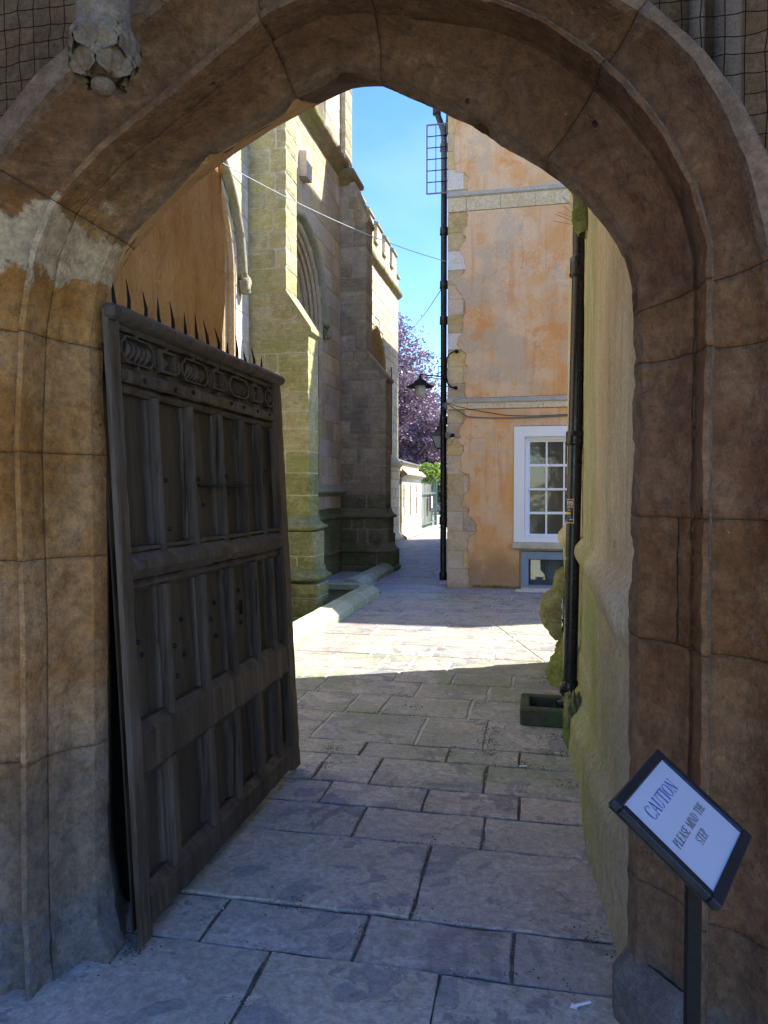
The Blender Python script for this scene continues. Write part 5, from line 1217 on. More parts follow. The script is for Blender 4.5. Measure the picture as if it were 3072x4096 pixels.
swag('facade_cable', 'wire running along the top edge of the lower string course', [(-1.4, yc_ - .03, 3.13), (-1.25, yc_ - .03, 3.17), (-0.5, yc_ - .03, 3.17), (0.9, yc_ - .03, 3.2)], 0.004, CABLE)
mb = blob((-1.54, 12.38, 3.05), (0.05, 0.05, 0.06), 9, 0.6, 8); mb.done('cable_junction', CABLE, None, fix=False, label='tangled grey cable knot where the facade cables meet the downpipe', category='cable knot')
# overhead wires
def wire(label, a, b, sag, r, m, n=24):
    a, b = Vector(a), Vector(b); mb = MB(); P = []
    for i in range(n + 1): f = i / n; p = a.lerp(b, f); p.z -= sag * 4 * f * (1 - f); P.append(p)
    mb.tube(P, r, 5); return mb.done('overhead_wire', m, None, label=label, category='wire')
wire('pale wire slung from the church wall across to the house downpipe', (-3.93, 8.6, 5.72), (-1.55, 12.5, 5.50), 0.12, 0.006, WIREL)
wire('thin dark wire slanting down from the house downpipe towards the purple tree', (-1.56, 12.5, 5.13), (-6.2, 34, 9.0), 0.2, 0.008, WIRED)
mb = MB()
for i in range(16):
    y_ = 12.9 + i * 0.055; mb.tube([(XW + 0.13, y_, 8.28), (XW + 0.10 + rnd.uniform(0, .2), y_ + rnd.uniform(-.08, .08), 8.5 + rnd.uniform(0, .1))], 0.003, 4)
mb.done('bird_spikes', simple('white_spike', (0.7, 0.7, 0.7), 0.5), None, label='white bird spikes on the mossy church ledge', category='bird spikes', fix=False)

# ================================================================== NEAR DOWNPIPE, TROUGH, CORBEL
def ppx(z): return lerp(0.222, 0.275, min(1, z / 3.3))
pn = pipe('downpipe', 'thick black cast-iron downpipe beside the cream wall, standing in the trough', [(ppx(0.16), 5.35, 0.16), (ppx(1.2), 5.35, 1.2), (ppx(2.2), 5.35, 2.2), (ppx(3.3), 5.35, 3.3), (ppx(3.3), 5.35, 4.9)], 0.050,
          [((ppx(0.2), 5.35, 0.17), (ppx(0.2), 5.35, 0.27)), ((ppx(1.95), 5.35, 1.93), (ppx(1.95), 5.35, 2.03)), ((ppx(3.2), 5.35, 3.10), (ppx(3.2), 5.35, 3.24))])
mb = MB(); mb.tube([(ppx(.1), 5.35, 0.18), (0.20, 5.33, 0.11), (0.15, 5.31, 0.09)], 0.042, 14); mb.done('shoe', PIPE, pn)
mb = blob((0.255, 5.32, 0.13), (0.05, 0.06, 0.08), 9, 0.8, 12); mb.done('debris_clump', DEBRIS, pn, fix=False)
mb = MB()
for i in range(420):
    z = rnd.choice([rnd.uniform(0.05, 0.25), rnd.uniform(1.6, 2.1)]); a = rnd.uniform(-1.2, 1.2); c = Vector((ppx(z) + 0.055 + rnd.uniform(-.02, .02), 5.33 + rnd.uniform(-.05, .03), z)); d = Vector((rnd.uniform(-1, 1), rnd.uniform(-1, 1), rnd.uniform(-1, 1))).normalized() * 0.02
    e = Vector((rnd.uniform(-1, 1), rnd.uniform(-1, 1), rnd.uniform(-1, 1))) * 0.003; mb.add([c, c + d, c + d + e], [(0, 1, 2)])
mb.done('trapped_twigs', DEBRIS, pn, fix=False, kind='stuff')
stk = obj('sticker', None, None, pn, label='torn blue and yellow sticker with partial lettering wrapped round the pipe')
def wrap(a0, a1, z0, z1, r, m, name, par=stk):
    mb = MB(); n = 14
    vs = []
    for i in range(n + 1):
        a = lerp(a0, a1, i / n)
        for z in (z0, z1): vs.append((ppx((z0 + z1) / 2) + math.cos(a) * r, 5.35 + math.sin(a) * r, z))
    mb.add(vs, [(i * 2, i * 2 + 1, i * 2 + 3, i * 2 + 2) for i in range(n)], True); return mb.done(name, m, par)
AL, AR = -PI * 0.98, -PI * 0.50
wrap(AL, AR, 1.385, 1.555, 0.0512, STICK_O, 'border'); wrap(AL, AR - 0.08, 1.392, 1.548, 0.0516, STICK_B, 'panel')
def text_mesh(txt, size, m, name, bold=0.0, align='CENTER'):
    cu = bpy.data.curves.new(name, 'FONT'); cu.body = txt; cu.size = size; cu.align_x = align; cu.align_y = 'CENTER'; cu.offset = bold
    to = bpy.data.objects.new(name, cu); COL.objects.link(to); dg = bpy.context.evaluated_depsgraph_get(); me = bpy.data.meshes.new_from_object(to.evaluated_get(dg)); COL.objects.unlink(to); bpy.data.objects.remove(to)
    me.materials.clear(); me.materials.append(m); return me
def on_pipe(txt, zc, size, m, bold=0.0, right=AR - 0.14):
    me = text_mesh(txt, size, m, 'lettering', bold, 'RIGHT')
    for v in me.vertices:
        a = right + v.co.x / 0.0519; z = zc + v.co.y; v.co = Vector((ppx(1.5) + math.cos(a) * 0.0521, 5.35 + math.sin(a) * 0.0521, z))
    obj('lettering', me, m, stk)
on_pipe('YES', 1.527, 0.033, STICK_W, 0.001); on_pipe('ARE', 1.502, 0.031, STICK_Y, 0.001); on_pipe('C) .', 1.478, 0.018, STICK_W, 0, AR - .3); on_pipe('C)', 1.432, 0.016, STICK_W, 0, AR - .4); on_pipe('EWS', 1.411, 0.013, STICK_W, 0.0005)
wrap(AL, AR - 0.42, 1.447, 1.463, 0.0520, STICK_Y, 'emblem')
mb = MB(); zt_ = 1.155; vs = [(ppx(1.15) + math.cos(a) * .0512, 5.35 + math.sin(a) * .0512, z) for a, z in ((-PI * .97, zt_), (-PI * .5, zt_ - .005), (-PI * .72, zt_ - .012), (-PI * .9, zt_ - .027), (-PI * .97, zt_ - .01))]
mb.add(vs, [(0, 1, 2, 3, 4)]); mb.done('torn_paper', STICK_W, pn)

tr = thing('stone_trough', 'small green-black stone trough under the near downpipe', 'trough', (0.07, 5.3, 0))
mb = MB(); x0, x1, y0, y1, h, w_ = -0.185, 0.175, -0.2, 0.2, 0.125, 0.065
mb.box((x0, y0, 0), (x1, y0 + w_, h), 0.012, 0.002); mb.box((x0, y1 - w_, 0), (x1, y1, h), 0.012, 0.002); mb.box((x0, y0 + w_ - .012, 0), (x0 + w_, y1 - w_ + .012, h - .0015), 0.010, 0.002); mb.box((x0 + .01, y0 + .01, 0.0), (x1 - .01, y1 - .01, 0.03))
mb.done('basin', TROUGH, tr)

# mossy corbel with spikes
cb = thing('mossy_corbel', 'green mossy stone spout projecting from the cream wall near the pipe top', 'corbel', (0.30, 5.05, 3.42))
def corb(u, v):
    zz = lerp(-0.13, 0.22, v); out = 0.095 * math.sin(PI * min(1, max(0, (v * 0.85 + 0.08)))) ** 0.7 * (1.25 - 0.9 * v) * 1.1
    a = lerp(-PI / 2, PI / 2, u); p = Vector((-math.cos(a) * out, math.sin(a) * 0.07 * (1 - 0.5 * v), zz)); p += p.normalized() * nz(p, 22, 4) * 0.008; return p
mb = MB(); mb.grid(corb, 20, 26); mb.done('spout', MOSSST, cb, fix=False)
mb = MB(); mb.tube([(-.075, 0, -0.06), (-.08, -.01, 0.0), (-.07, 0, .06), (-.03, 0, .15), (0, 0, .2)], 0.004, 5)
for i in range(13):
    f = i / 12; b = Vector((lerp(-.078, -.01, f ** 1.5), 0, lerp(-.06, .19, f))); an = lerp(2.75, 1.9, f) + rnd.uniform(-.25, .25); L = rnd.uniform(0.10, 0.15)
    mb.tube([b, b + Vector((math.cos(an) * L, rnd.uniform(-.04, .04), math.sin(an) * L))], 0.0014, 4)
mb.done('bird_spikes', simple('spike_wire', (0.16, 0.13, 0.09), 0.5), cb, fix=False)

# ================================================================== THE DOOR
door = thing('oak_door', 'open heavy dark oak door with panels, carved frieze and iron spikes on top', 'door')
DW = 1.80; TH = 0.052; lean = 0.052
def DP(u, v, w):      # door coordinates -> world
    n = Vector((1, 0, lean)).normalized(); up_ = Vector((-lean, 0, 1)).normalized()
    return Vector((-1.335, 2.25, 0)) + Vector((0, u, 0)) + up_ * v + n * w
DM = Matrix.Identity(4)
_n = Vector((1, 0, lean)).normalized(); _u = Vector((-lean, 0, 1)).normalized()
for r_ in range(3):
    DM[r_][0] = (0, 1, 0)[r_]; DM[r_][1] = _u[r_]; DM[r_][2] = _n[r_]; DM[r_][3] = (-1.335, 2.25, 0)[r_]
def dbox(name, u0, u1, v0, v1, w0, w1, m=WOOD, ch=0.004, par=door, jit=0.0015):
    mb = MB(); mb.box((u0, v0, w0), (u1, v1, w1), ch, jit, mat=DM); return mb.done(name, m, par)
def dsub(name, u0, u1, v0, v1, fn, nu, nv, m=WOOD):
    mb = MB(); mb.grid(lambda a, b: DM @ Vector((lerp(u0, u1, a), lerp(v0, v1, b), fn(a, b))), nu, nv); return mb.done(name, m, door, fix=False)
dbox('back_board', 0.10, DW - .02, 0.03, 2.20, -0.075, -0.068, PANEL)
# stiles
def chew(name, u0, u1, v0, v1, w0, w1, cham=0.012, m=WOOD, seg=0.04, horiz=False, wear=0.004):
    """a bevelled rail or muntin with worn arrises"""
    mb = MB(); L = (u1 - u0) if horiz else (v1 - v0); k = max(2, int(L / seg)); sec = []
    a0, a1 = (v0, v1) if horiz else (u0, u1)
    base = [(a0, w0), (a0, w1 - cham), (a0 + cham * 1.2, w1), (a1 - cham * 1.2, w1), (a1, w1 - cham), (a1, w0)]
    vs = []
    for i in range(k + 1):
        l = lerp(u0 if horiz else v0, u1 if horiz else v1, i / k)
        for j, (a, w_) in enumerate(base):
            q = Vector((l * 3, a * 5, w_ * 5)); d = wear * nz(q, 3, 4); e = wear * 1.2 * max(0, nz(q + Vector((7, 2, 2)), 4, 4))
            aa = a + (d if j in (1, 2) else -d if j in (3, 4) else 0) + (e if j in (1, 2) else -e if j in (3, 4) else 0); ww = w_ - (abs(d) + e if 0 < j < 5 else 0)
            vs.append(DM @ (Vector((l, aa, ww)) if horiz else Vector((aa, l, ww))))
    n = 6; fs = [(i * n + j, i * n + j + 1, (i + 1) * n + j + 1, (i + 1) * n + j) for i in range(k) for j in range(n - 1)] + [tuple(range(n)), tuple(range(k * n + n - 1, k * n - 1, -1))]
    mb.add(vs, fs); return mb.done(name, m, door)
chew('stile', 0.045, 0.125, 0.02, 2.235, -0.018, 0.0, 0.005); chew('stile', DW - .115, DW, 0.03, 2.25, -0.045, 0.0, 0.01)
rails = [(0.025, 0.19), (0.56, 0.77), (1.285, 1.385), (2.00, 2.05)]
cutU = [0.125, 0.70, 1.30, DW - 0.115]
for (v0, v1) in rails:
    for a, b in zip(cutU, cutU[1:]):
        if v1 < 0.2: a0, b0 = a, b
        chew('rail', a + .0015, b - .0015, v0, v1, -0.066, -0.004 if v0 != 1.285 else 0.012, 0.03 if v0 < 2 else 0.008, horiz=True)
# moulded strips under the rails
for (v0, v1, w_) in ((1.245, 1.283, -0.028), (1.965, 1.998, -0.03), (1.388, 1.405, -0.02)):
    chew('moulding', 0.127, DW - .117, v0, v1, -0.066, w_ + .01, 0.012, horiz=True)
mun = {0: [0.355, 0.70, 0.975, 1.265, 1.53], 1: [0.385, 0.71, 1.0, 1.30, 1.54], 2: [0.385, 0.675, 0.975, 1.235, 1.48]}
rowsv = [(0.19, 0.56), (0.77, 1.245), (1.405, 1.965)]
wid = [0.065, 0.045, 0.04]
for r_, (v0, v1) in enumerate(rowsv):
    us = [0.125] + mun[r_] + [DW - .115]
    for uc in mun[r_]:
        chew('muntin', uc - wid[r_] / 2, uc + wid[r_] / 2, v0 - .027, v1 + (.027 if v1 < 1.2 else .004), -0.066, -0.008, 0.012, wear=0.0022)
        for s_ in (-1, 1): chew('bead', uc + s_ * (wid[r_] / 2 + .013) - .010, uc + s_ * (wid[r_] / 2 + .013) + .010, v0 + .002, v1 - .002, -0.066, -0.040, 0.007)
    for a, b in zip(us, us[1:]):
        ua, ub = a + .02, b - .02
        sd = rnd.uniform(0, 40)
        dsub('panel', ua, ub, v0 + .001, v1 - .001, lambda p, q, sd=sd, ua=ua: -0.060 + 0.004 * nz((p * .5 + sd, q * 1.2, sd), 3, 4) - 0.012 * max(0, 1 - abs((p - 0.35 - .1 * nz((q * 2, sd, 0), 1.5, 3))) * 40) * (1 if int(sd) % 2 else 0), 24, 40, PANEL)
# wicket line: thin dark recessed gap seen as raised leaf edge
dbox('wicket_edge', 0.69, 1.285, 1.632, 1.639, -0.06, -0.004, IRON, 0.001)
# studs
for uu, vv in [(0.40, 1.65), (0.685, 1.66), (0.98, 1.68), (1.49, 1.72), (0.41, 1.46), (0.72, 1.55), (1.0, 1.60), (0.2, 1.33), (0.26, 1.34), (0.5, 1.335), (0.83, 1.34), (1.1, 1.34), (0.40, 1.0), (0.73, 1.05), (1.02, 1.06), (0.56, 1.08), (0.88, 1.10), (1.16, 1.12), (0.41, 0.88), (0.57, 0.93), (0.88, 0.95), (1.17, 0.96), (0.22, 1.05), (0.24, 1.0), (0.52, 2.02), (0.68, 2.03), (1.08, 2.03), (1.24, 2.03), (1.42, 2.03), (1.6, 2.03), (0.28, 2.02)]:
    mb = MB(); wv = -0.058 if vv in (1.08, 1.10, 1.12, 0.93, 0.95, 0.96, 1.05, 1.0) and uu in (0.56, 0.88, 1.16, 0.57, 1.17, 0.22, 0.24) else -0.008
    mb.lathe((0, 0, 0), [(0.011, 0), (0.010, 0.006), (0.005, 0.011), (0, 0.012)], 8)
    mb.v = [tuple(DM @ Vector((uu + x, vv + y_, wv + z))) for x, y_, z in mb.v]; mb.done('stud', IRON, door)
dbox('keyhole_plate', 1.17, 1.195, 1.0, 1.07, -0.059, -0.052, IRON, 0.002); dbox('keyhole_plate', 1.62, 1.645, 1.02, 1.10, -0.059, -0.052, IRON, 0.002)
# frieze
dbox('frieze_board', 0.125, DW - .115, 2.05, 2.205, -0.075, -0.04, WOOD)
fz = 2.124
def strap(name, pts, r=0.0065, w_=-0.02, closed=True):
    mb = MB(); P = [DM @ Vector((a, b, w_)) for a, b in pts]
    if closed: P = P + [P[0], P[1]]
    mb.tube(P, r, 6, False); return mb.done(name, WOOD, door)
def strapflat(name, pts, wd=0.013, w0=-0.04, w1=-0.012):
    mb = MB(); n = len(pts); ctr = Vector((sum(p[0] for p in pts) / n, sum(p[1] for p in pts) / n)); vs = []
    for p in pts:
        q = Vector(p); d = (ctr - q).normalized(); i_ = q + d * wd
        vs += [DM @ Vector((q.x, q.y, w0)), DM @ Vector((q.x, q.y, w1)), DM @ Vector((i_.x, i_.y, w1)), DM @ Vector((i_.x, i_.y, w0))]
    fs = []
    for i in range(n):
        j = (i + 1) % n
        for k in range(3): fs.append((i * 4 + k, i * 4 + k + 1, j * 4 + k + 1, j * 4 + k))
    mb.add(vs, fs); return mb.done(name, WOOD, door)
for (a, b) in ((0.145, 0.385), (0.605, 0.855), (1.095, 1.33), (1.565, 1.69)):
    hh = 0.05; c_ = (a + b) / 2
    out = [(a, fz - .02), (a + .035, fz - hh), (b - .035, fz - hh), (b, fz - .02), (b, fz + .02), (b - .035, fz + hh), (a + .035, fz + hh), (a, fz + .02)]
    strapflat('cartouche', out)
    nflute = int((b - a - .05) / 0.032)
    for i in range(nflute):
        u = a + 0.03 + (b - a - .06) * (i + .5) / nflute; mb = MB()
        P = [DM @ Vector((u + 0.012 * t_ + 0.004, fz + 0.036 * t_, -0.038 + 0.020 * (1 - t_ * t_))) for t_ in (-1, -.6, -.2, .2, .6, 1)]
        mb.tube(P, [0.004, 0.009, 0.011, 0.011, 0.009, 0.004], 7); mb.done('gadroon', WOOD, door)
for k, (a, b) in enumerate(((0.435, 0.555), (0.915, 1.03), (1.39, 1.50))):
    strapflat('square_frame', [(a, fz - .045), (b, fz - .045), (b, fz + .045), (a, fz + .045)], 0.015)
    if k == 1:
        for txt, vv in (('MSTH', fz + .013), ('IOIN', fz - .015)):
            me = text_mesh(txt, 0.030, WOOD, 'carved_lettering', 0.0008)
            for v in me.vertices: v.co = DM @ Vector(((a + b) / 2 + v.co.x, vv + v.co.y, -0.026))
            obj('carved_lettering', me, simple('letter_edge', (0.10, 0.085, 0.075), 0.6), door)
    else:
        mb = MB(); cx = (a + b) / 2; vs = [DM @ Vector(p) for p in ((cx - .04, fz, -.038), (cx, fz - .035, -.038), (cx + .04, fz, -.038), (cx, fz + .035, -.038), (cx, fz, -0.016))]; mb.add(vs, [(0, 1, 4), (1, 2, 4), (2, 3, 4), (3, 0, 4)]); mb.done('diamond', WOOD, door)
for u in (0.41, 0.58, 0.885, 1.062, 1.36, 1.532):
    mb = MB(); mb.tube([DM @ Vector((u + 0.020 * math.cos(t_), fz + 0.034 * math.sin(t_), -0.026)) for t_ in [i * PI / 8 for i in range(17)]], 0.006, 6, False)
    for k in range(6): t_ = k * PI / 3; mb.tube([DM @ Vector((u, fz, -.034)), DM @ Vector((u + .013 * math.cos(t_), fz + .022 * math.sin(t_), -.03))], [0.006, 0.008], 5)
    mb.done('rosette', WOOD, door)
for u in (0.265, 0.495, 0.73, 0.97, 1.21, 1.445, 1.63):
    for s_ in (-1, 1): dbox('strapwork_tab', u - .006, u + .006, fz + s_ * .05 - .004, fz + s_ * .075, -0.04, -0.014, WOOD, 0.002)
    mb = MB(); 
chew('fillet', 0.12, DW - .11, 2.185, 2.21, -0.06, -0.008, 0.006, horiz=True)
# rounded top beam in two lengths
def beam(u0, u1, vc):
    mb = MB(); k = max(3, int((u1 - u0) / .04)); n = 14; vs = []
    for i in range(k + 1):
        u = lerp(u0, u1, i / k)
        for j in range(n):
            a = 2 * PI * j / n; r_ = 1 + 0.05 * nz((u * 6, math.cos(a), math.sin(a)), 1.5, 3)
            e = 0.78 if i in (0, k) else 1
            vs.append(DM @ Vector((u, vc + 0.034 * math.sin(a) * r_ * e, -0.03 + 0.062 * math.cos(a) * r_ * e)))
    mb.add(vs, [(i * n + j, i * n + (j + 1) % n, (i + 1) * n + (j + 1) % n, (i + 1) * n + j) for i in range(k) for j in range(n)], True); mb.add(vs[:n], [tuple(range(n))]); mb.add(vs[-n:], [tuple(range(n))])
    return mb.done('top_beam', WOOD, door)
beam(0.095, 1.33, 2.237); beam(1.332, 1.815, 2.243); dbox('beam_end', 0.042, 0.10, 2.20, 2.255, -0.018, 0.026, WOOD, 0.012)
for i in range(14):
    u = 0.139 + i * 0.1105; L = 0.125 + rnd.uniform(-.015, .015) - (0.035 if i in (9, 11, 13) else 0); lx = rnd.uniform(-.010, .006); mb = MB()
    P = [DM @ Vector((u + rnd.uniform(-.012, .012), 2.255, -.03)), DM @ Vector((u + lx * .4 + rnd.uniform(-.006, .006), 2.255 + L * .45, -.03 + rnd.uniform(-.004, .004))), DM @ Vector((u + lx - .01, 2.255 + L, -.03 + rnd.uniform(-.01, .01)))]
    mb.tube(P, [0.0095, 0.007, 0.0012], 4); mb.done('spike', IRON, door)
# added black box standing in for the shade between jamb and door
mb = MB(); mb.box((-1.70, 2.56, 0.0), (-1.55, 2.62, 2.12), 0.01); mb.done('gap_filler', IRON, None, label='added black filler standing in for shade in the gap between left jamb and door', category='post')

# ================================================================== THE SIGN
sg = thing('caution_sign', 'black framed white CAUTION sign on a black post by the right jamb', 'sign')
s_ = 1.52
CC = Vector((0, 0, 1.6)); fwv = cam.rotation_euler.to_matrix() @ Vector((0, 0, -1))
P0 = Vector((0.1585, 1.570, 0.9740)); P1 = Vector((0.2917, 1.8715, 0.9854)); P3 = Vector((0.3458, 1.4772, 0.8144))
ex = (P1 - P0).normalized(); ey = (P0 - P3); ey = (ey - ex * ey.dot(ex)).normalized(); ez = ex.cross(ey).normalized()
Wd = (P1 - P0).length; Ht = (P0 - P3).length; cen = P3 + ex * Wd / 2 + ey * Ht / 2
SM = Matrix.Identity(4)
for r_ in range(3): SM[r_][0] = ex[r_]; SM[r_][1] = ey[r_]; SM[r_][2] = ez[r_]; SM[r_][3] = cen[r_]
def sbox(name, a, b, m, ch=0.002):
    mb = MB(); mb.box(a, b, ch, 0, mat=SM); return mb.done(name, m, sg)
bwd = 0.024
mb = MB()
for a, b in (((-Wd / 2, -Ht / 2, -.018), (Wd / 2, -Ht / 2 + bwd, 0)), ((-Wd / 2, Ht / 2 - bwd, -.018), (Wd / 2, Ht / 2, 0)), ((-Wd / 2, -Ht / 2 + bwd, -.018), (-Wd / 2 + bwd, Ht / 2 - bwd, -.0003)), ((Wd / 2 - bwd, -Ht / 2 + bwd, -.018), (Wd / 2, Ht / 2 - bwd, -.0003))): mb.box(a, b, 0.003, 0, mat=SM)
mb.done('frame', SIGNF, sg)
sbox('sheet', (-Wd / 2 + bwd - .003, -Ht / 2 + bwd - .003, -.012), (Wd / 2 - bwd + .003, Ht / 2 - bwd + .003, -.005), SIGNW, 0)
sbox('backing', (-Wd / 2 + .004, -Ht / 2 + .004, -.024), (Wd / 2 - .004, Ht / 2 - .004, -.0185), SIGNF)
# serif capitals built from strokes
GL = {'C': ([('a', .5, .5, .42, .5, 40, 320)], []), }
def serif_text(txt, size, m, cx, cy, sx=0.62, name='lettering'):
    """small built-in serif alphabet: thick uprights, thin joins, bracket serifs"""
    th, tn = 0.16, 0.06
    V = lambda x: ('q', x - th / 2, 0, x + th / 2, 1)
    def ser(x, y_): return ('q', x - .17, y_, x + .17, y_ + .045) if y_ < .5 else ('q', x - .17, y_ - .045, x + .17, y_)
    def dg_(x0, y0, x1, y1, w_): return ('p', [(x0 - w_ / 2, y0), (x0 + w_ / 2, y0), (x1 + w_ / 2, y1), (x1 - w_ / 2, y1)])
    def arc(cx_, cy_, rx, ry, a0, a1, wmax, wmin=.04):
        pts = []; n = 18
        for i in range(n + 1):
            a = R(lerp(a0, a1, i / n)); w_ = wmin + (wmax - wmin) * abs(math.cos(a)); pts.append((cx_ + rx * math.cos(a), cy_ + ry * math.sin(a), a, w_))
        out = []
        for p, q in zip(pts, pts[1:]): out.append(('p', [(p[0], p[1]), (q[0], q[1]), (q[0] - math.cos(q[2]) * q[3], q[1] - math.sin(q[2]) * .04 - math.sin(q[2]) * 0), (p[0] - math.cos(p[2]) * p[3], p[1] - math.sin(p[2]) * .04)]))
        return out
    G = {'I': (.40, [V(.2), ser(.2, 0), ser(.2, 1)]),
         'T': (.86, [V(.43), ser(.43, 0), ('q', .04, .95, .82, 1), ('q', .04, .74, .08, 1), ('q', .78, .74, .82, 1)]),
         'H': (.98, [V(.2), V(.78), ser(.2, 0), ser(.2, 1), ser(.78, 0), ser(.78, 1), ('q', .2, .48, .78, .53)]),
         'E': (.82, [V(.2), ('q', .03, 0, .74, .045), ('q', .03, .955, .72, 1), ('q', .2, .48, .56, .525), ('q', .70, 0, .74, .25), ('q', .68, .77, .72, 1), ('q', .52, .38, .56, .62)]),
         'L': (.80, [V(.2), ser(.2, 1), ('q', .03, 0, .72, .045), ('q', .68, 0, .72, .28)]),
         'P': (.78, [V(.2), ser(.2, 0), ('q', .03, .955, .5, 1), ('q', .2, .46, .46, .50)] + arc(.44, .73, .27, .27, -90, 90, .14)),
         'D': (.94, [V(.2), ('q', .03, .955, .45, 1), ('q', .03, 0, .45, .045)] + arc(.42, .5, .44, .5, -90, 90, .15)),
         'A': (.94, [dg_(.14, 0, .46, 1, .05), dg_(.80, 0, .46, 1, .15), ('q', .24, .32, .70, .365), ('q', .0, 0, .29, .04), ('q', .62, 0, .95, .04)]),
         'U': (.92, [('q', .14, .3, .28, 1), ('q', .72, .3, .765, 1), ('q', .03, .955, .40, 1), ('q', .60, .955, .90, 1)] + arc(.4525, .3, .3125, .31, 180, 360, .10)),
         'O': (.98, arc(.49, .5, .44, .51, 0, 360, .16)),
         'C': (.90, arc(.49, .5, .44, .51, 45, 315, .16) + [('q', .77, .66, .81, .96), ('q', .77, .10, .81, .22)]),
         'N': (.98, [('q', .17, 0, .215, 1), ('q', .76, 0, .805, 1), dg_(.78, 0, .17, 1, .16), ('q', .03, 0, .36, .04), ('q', .62, .96, .94, 1), ('q', .02, .96, .20, 1)]),
         'M': (1.16, [('q', .17, 0, .215, 1), ('q', .86, 0, 1.01, 1), dg_(.55, 0, .20, 1, .15), dg_(.55, 0, .93, 1, .05), ('q', .03, 0, .36, .04), ('q', .76, 0, 1.12, .04)]),
         'S': (.72, arc(.36, .74, .27, .27, 40, 250, .13, .06) + arc(.36, .26, .29, .27, -140, 70, .13, .06) + [dg_(.52, .36, .20, .64, .15), ('q', .57, .70, .61, .98), ('q', .07, .02, .11, .30)]),
         ' ': (.60, [])}
    total = sum(G[c][0] for c in txt); x = -total / 2; mb = MB()
    for c in txt:
        for pr2 in G[c][1]:
            pts = [(pr2[1], pr2[2]), (pr2[3], pr2[2]), (pr2[3], pr2[4]), (pr2[1], pr2[4])] if pr2[0] == 'q' else pr2[1]
            mb.add([SM @ Vector((cx + (x + p[0]) * size * sx, cy + (p[1] - .5) * size, -0.0042 + 0.00002 * (len(mb.f) % 9))) for p in pts], [tuple(range(len(pts)))])
        x += G[c][0]
    return mb.done(name, m, sg, fix=False)
serif_text('CAUTION', 0.031, INKB, -0.004, 0.060, 1.03)
serif_text('PLEASE MIND THE', 0.0195, INKK, 0.0, -0.0126, 0.93); serif_text('STEP', 0.0195, INKK, -0.002, -0.044, 0.95)
pb = cen - ez * 0.02 - ey * 0.02 - ex * 0.06
mb = MB(); pc = Vector((0.318, 1.60, 0)); mb.box((pc.x - 0.0145, pc.y - 0.0145, 0.0), (pc.x + 0.0145, pc.y + 0.0145, 0.85), 0.002); mb.done('post', IRON, sg)
mb = MB(); mb.box((pc.x - 0.12, pc.y - 0.12, 0.0), (pc.x + 0.12, pc.y + 0.12, 0.012), 0.003); mb.done('base_plate', IRON, sg)
mb = MB(); mb.tube([Vector((pc.x, pc.y, .84)), cen - ez * .026], 0.012, 8); mb.done('bracket', IRON, sg)

# ================================================================== LITTER
def scatter(name, label, pts, n, rad, m, size, seed, cat='debris', stuff=True):
    r_ = random.Random(seed); mb = MB()
    for (cx, cy, k) in pts:
        for i in range(int(n * k)):
            x = cx + r_.gauss(0, rad); y_ = cy + r_.gauss(0, rad); s = size * r_.uniform(.4, 1.3); a = r_.uniform(0, 6.3); h = r_.uniform(0.002, 0.008)
            vs = [(x + s * math.cos(a + t), y_ + s * .6 * math.sin(a + t), 0.004 + h * r_.random()) for t in (0, 1.7, 3.2, 4.9)]; mb.add(vs + [(x, y_, 0.004 + h)], [(0, 1, 4), (1, 2, 4), (2, 3, 4), (3, 0, 4)])
    return mb.done(name, m, None, kind='stuff', fix=False)
P_ = [(-0.30, 4.72, 1.4), (-0.29, 4.5, 1), (-0.28, 4.95, 1), (-0.9, 5.4, .5), (-1.05, 5.66, 1), (-0.08, 4.38, .6), (0.1, 4.9, .8), (0.17, 4.6, .8), (0.18, 4.1, .8), (-1.22, 4.1, 1.4), (-1.25, 4.4, 1.0), (-1.1, 5.2, .5), (-0.15, 5.7, .4), (0.05, 6.3, .4), (-0.55, 6.0, .3), (-0.5, 3.3, .25), (-0.47, 2.7, .3), (-0.95, 2.69, .5), (-1.4, 2.3, 2.0), (0.2, 2.7, .6), (0.05, 2.42, .3), (-0.9, 5.1, .5)]
scatter('leaf_litter', '', P_, 60, 0.045, DEBRIS, 0.005, 3)
r2_ = random.Random(12); J_ = [(x_, r2_.uniform(a_, b_), 0.5) for a_, b_, js_ in near for x_ in js_ if a_ > 1.6 for q_ in range(3)] + [(r2_.uniform(-1.3, .2), a_, 0.5) for a_, b_, js_ in near if a_ > 1.6 for q_ in range(5)]
scatter('joint_grit', '', J_, 16, 0.018, DEBRIS, 0.003, 5)
scatter('pale_joint_crumbs', '', J_[::2], 10, 0.02, CRUMB, 0.002, 6)
scatter('white_grit', '', [(0.12, 3.3, 1.2), (0.05, 3.7, .9), (0.14, 2.9, .9), (-0.1, 3.9, .5), (0.0, 4.3, .6), (-0.7, 4.8, .4), (-0.4, 2.9, .2), (-0.6, 3.0, .2)], 16, 0.12, CRUMB, 0.0032, 4)
mb = MB(); mb.box((-0.012, -0.007, 0.002), (0.012, 0.007, 0.014), 0.002); mb.v = [(x * .9 + 0.118, y_ + 2.13, z) for x, y_, z in mb.v]; mb.done('paper_scrap', CRUMB, None, label='small white scrap on the nearest flagstone by the right plinth', category='litter')
mb = MB(); mb.tube([(0.118, 2.32, 0.008), (0.168, 2.345, 0.010)], 0.0045, 7); mb.add([(0.105, 2.315, .004), (0.125, 2.31, .004), (0.13, 2.325, .008), (0.112, 2.33, .010)], [(0, 1, 2, 3)]); mb.done('cigarette_end', CRUMB, None, label='white cigarette end on a torn wrapper near the right jamb', category='litter', fix=False)
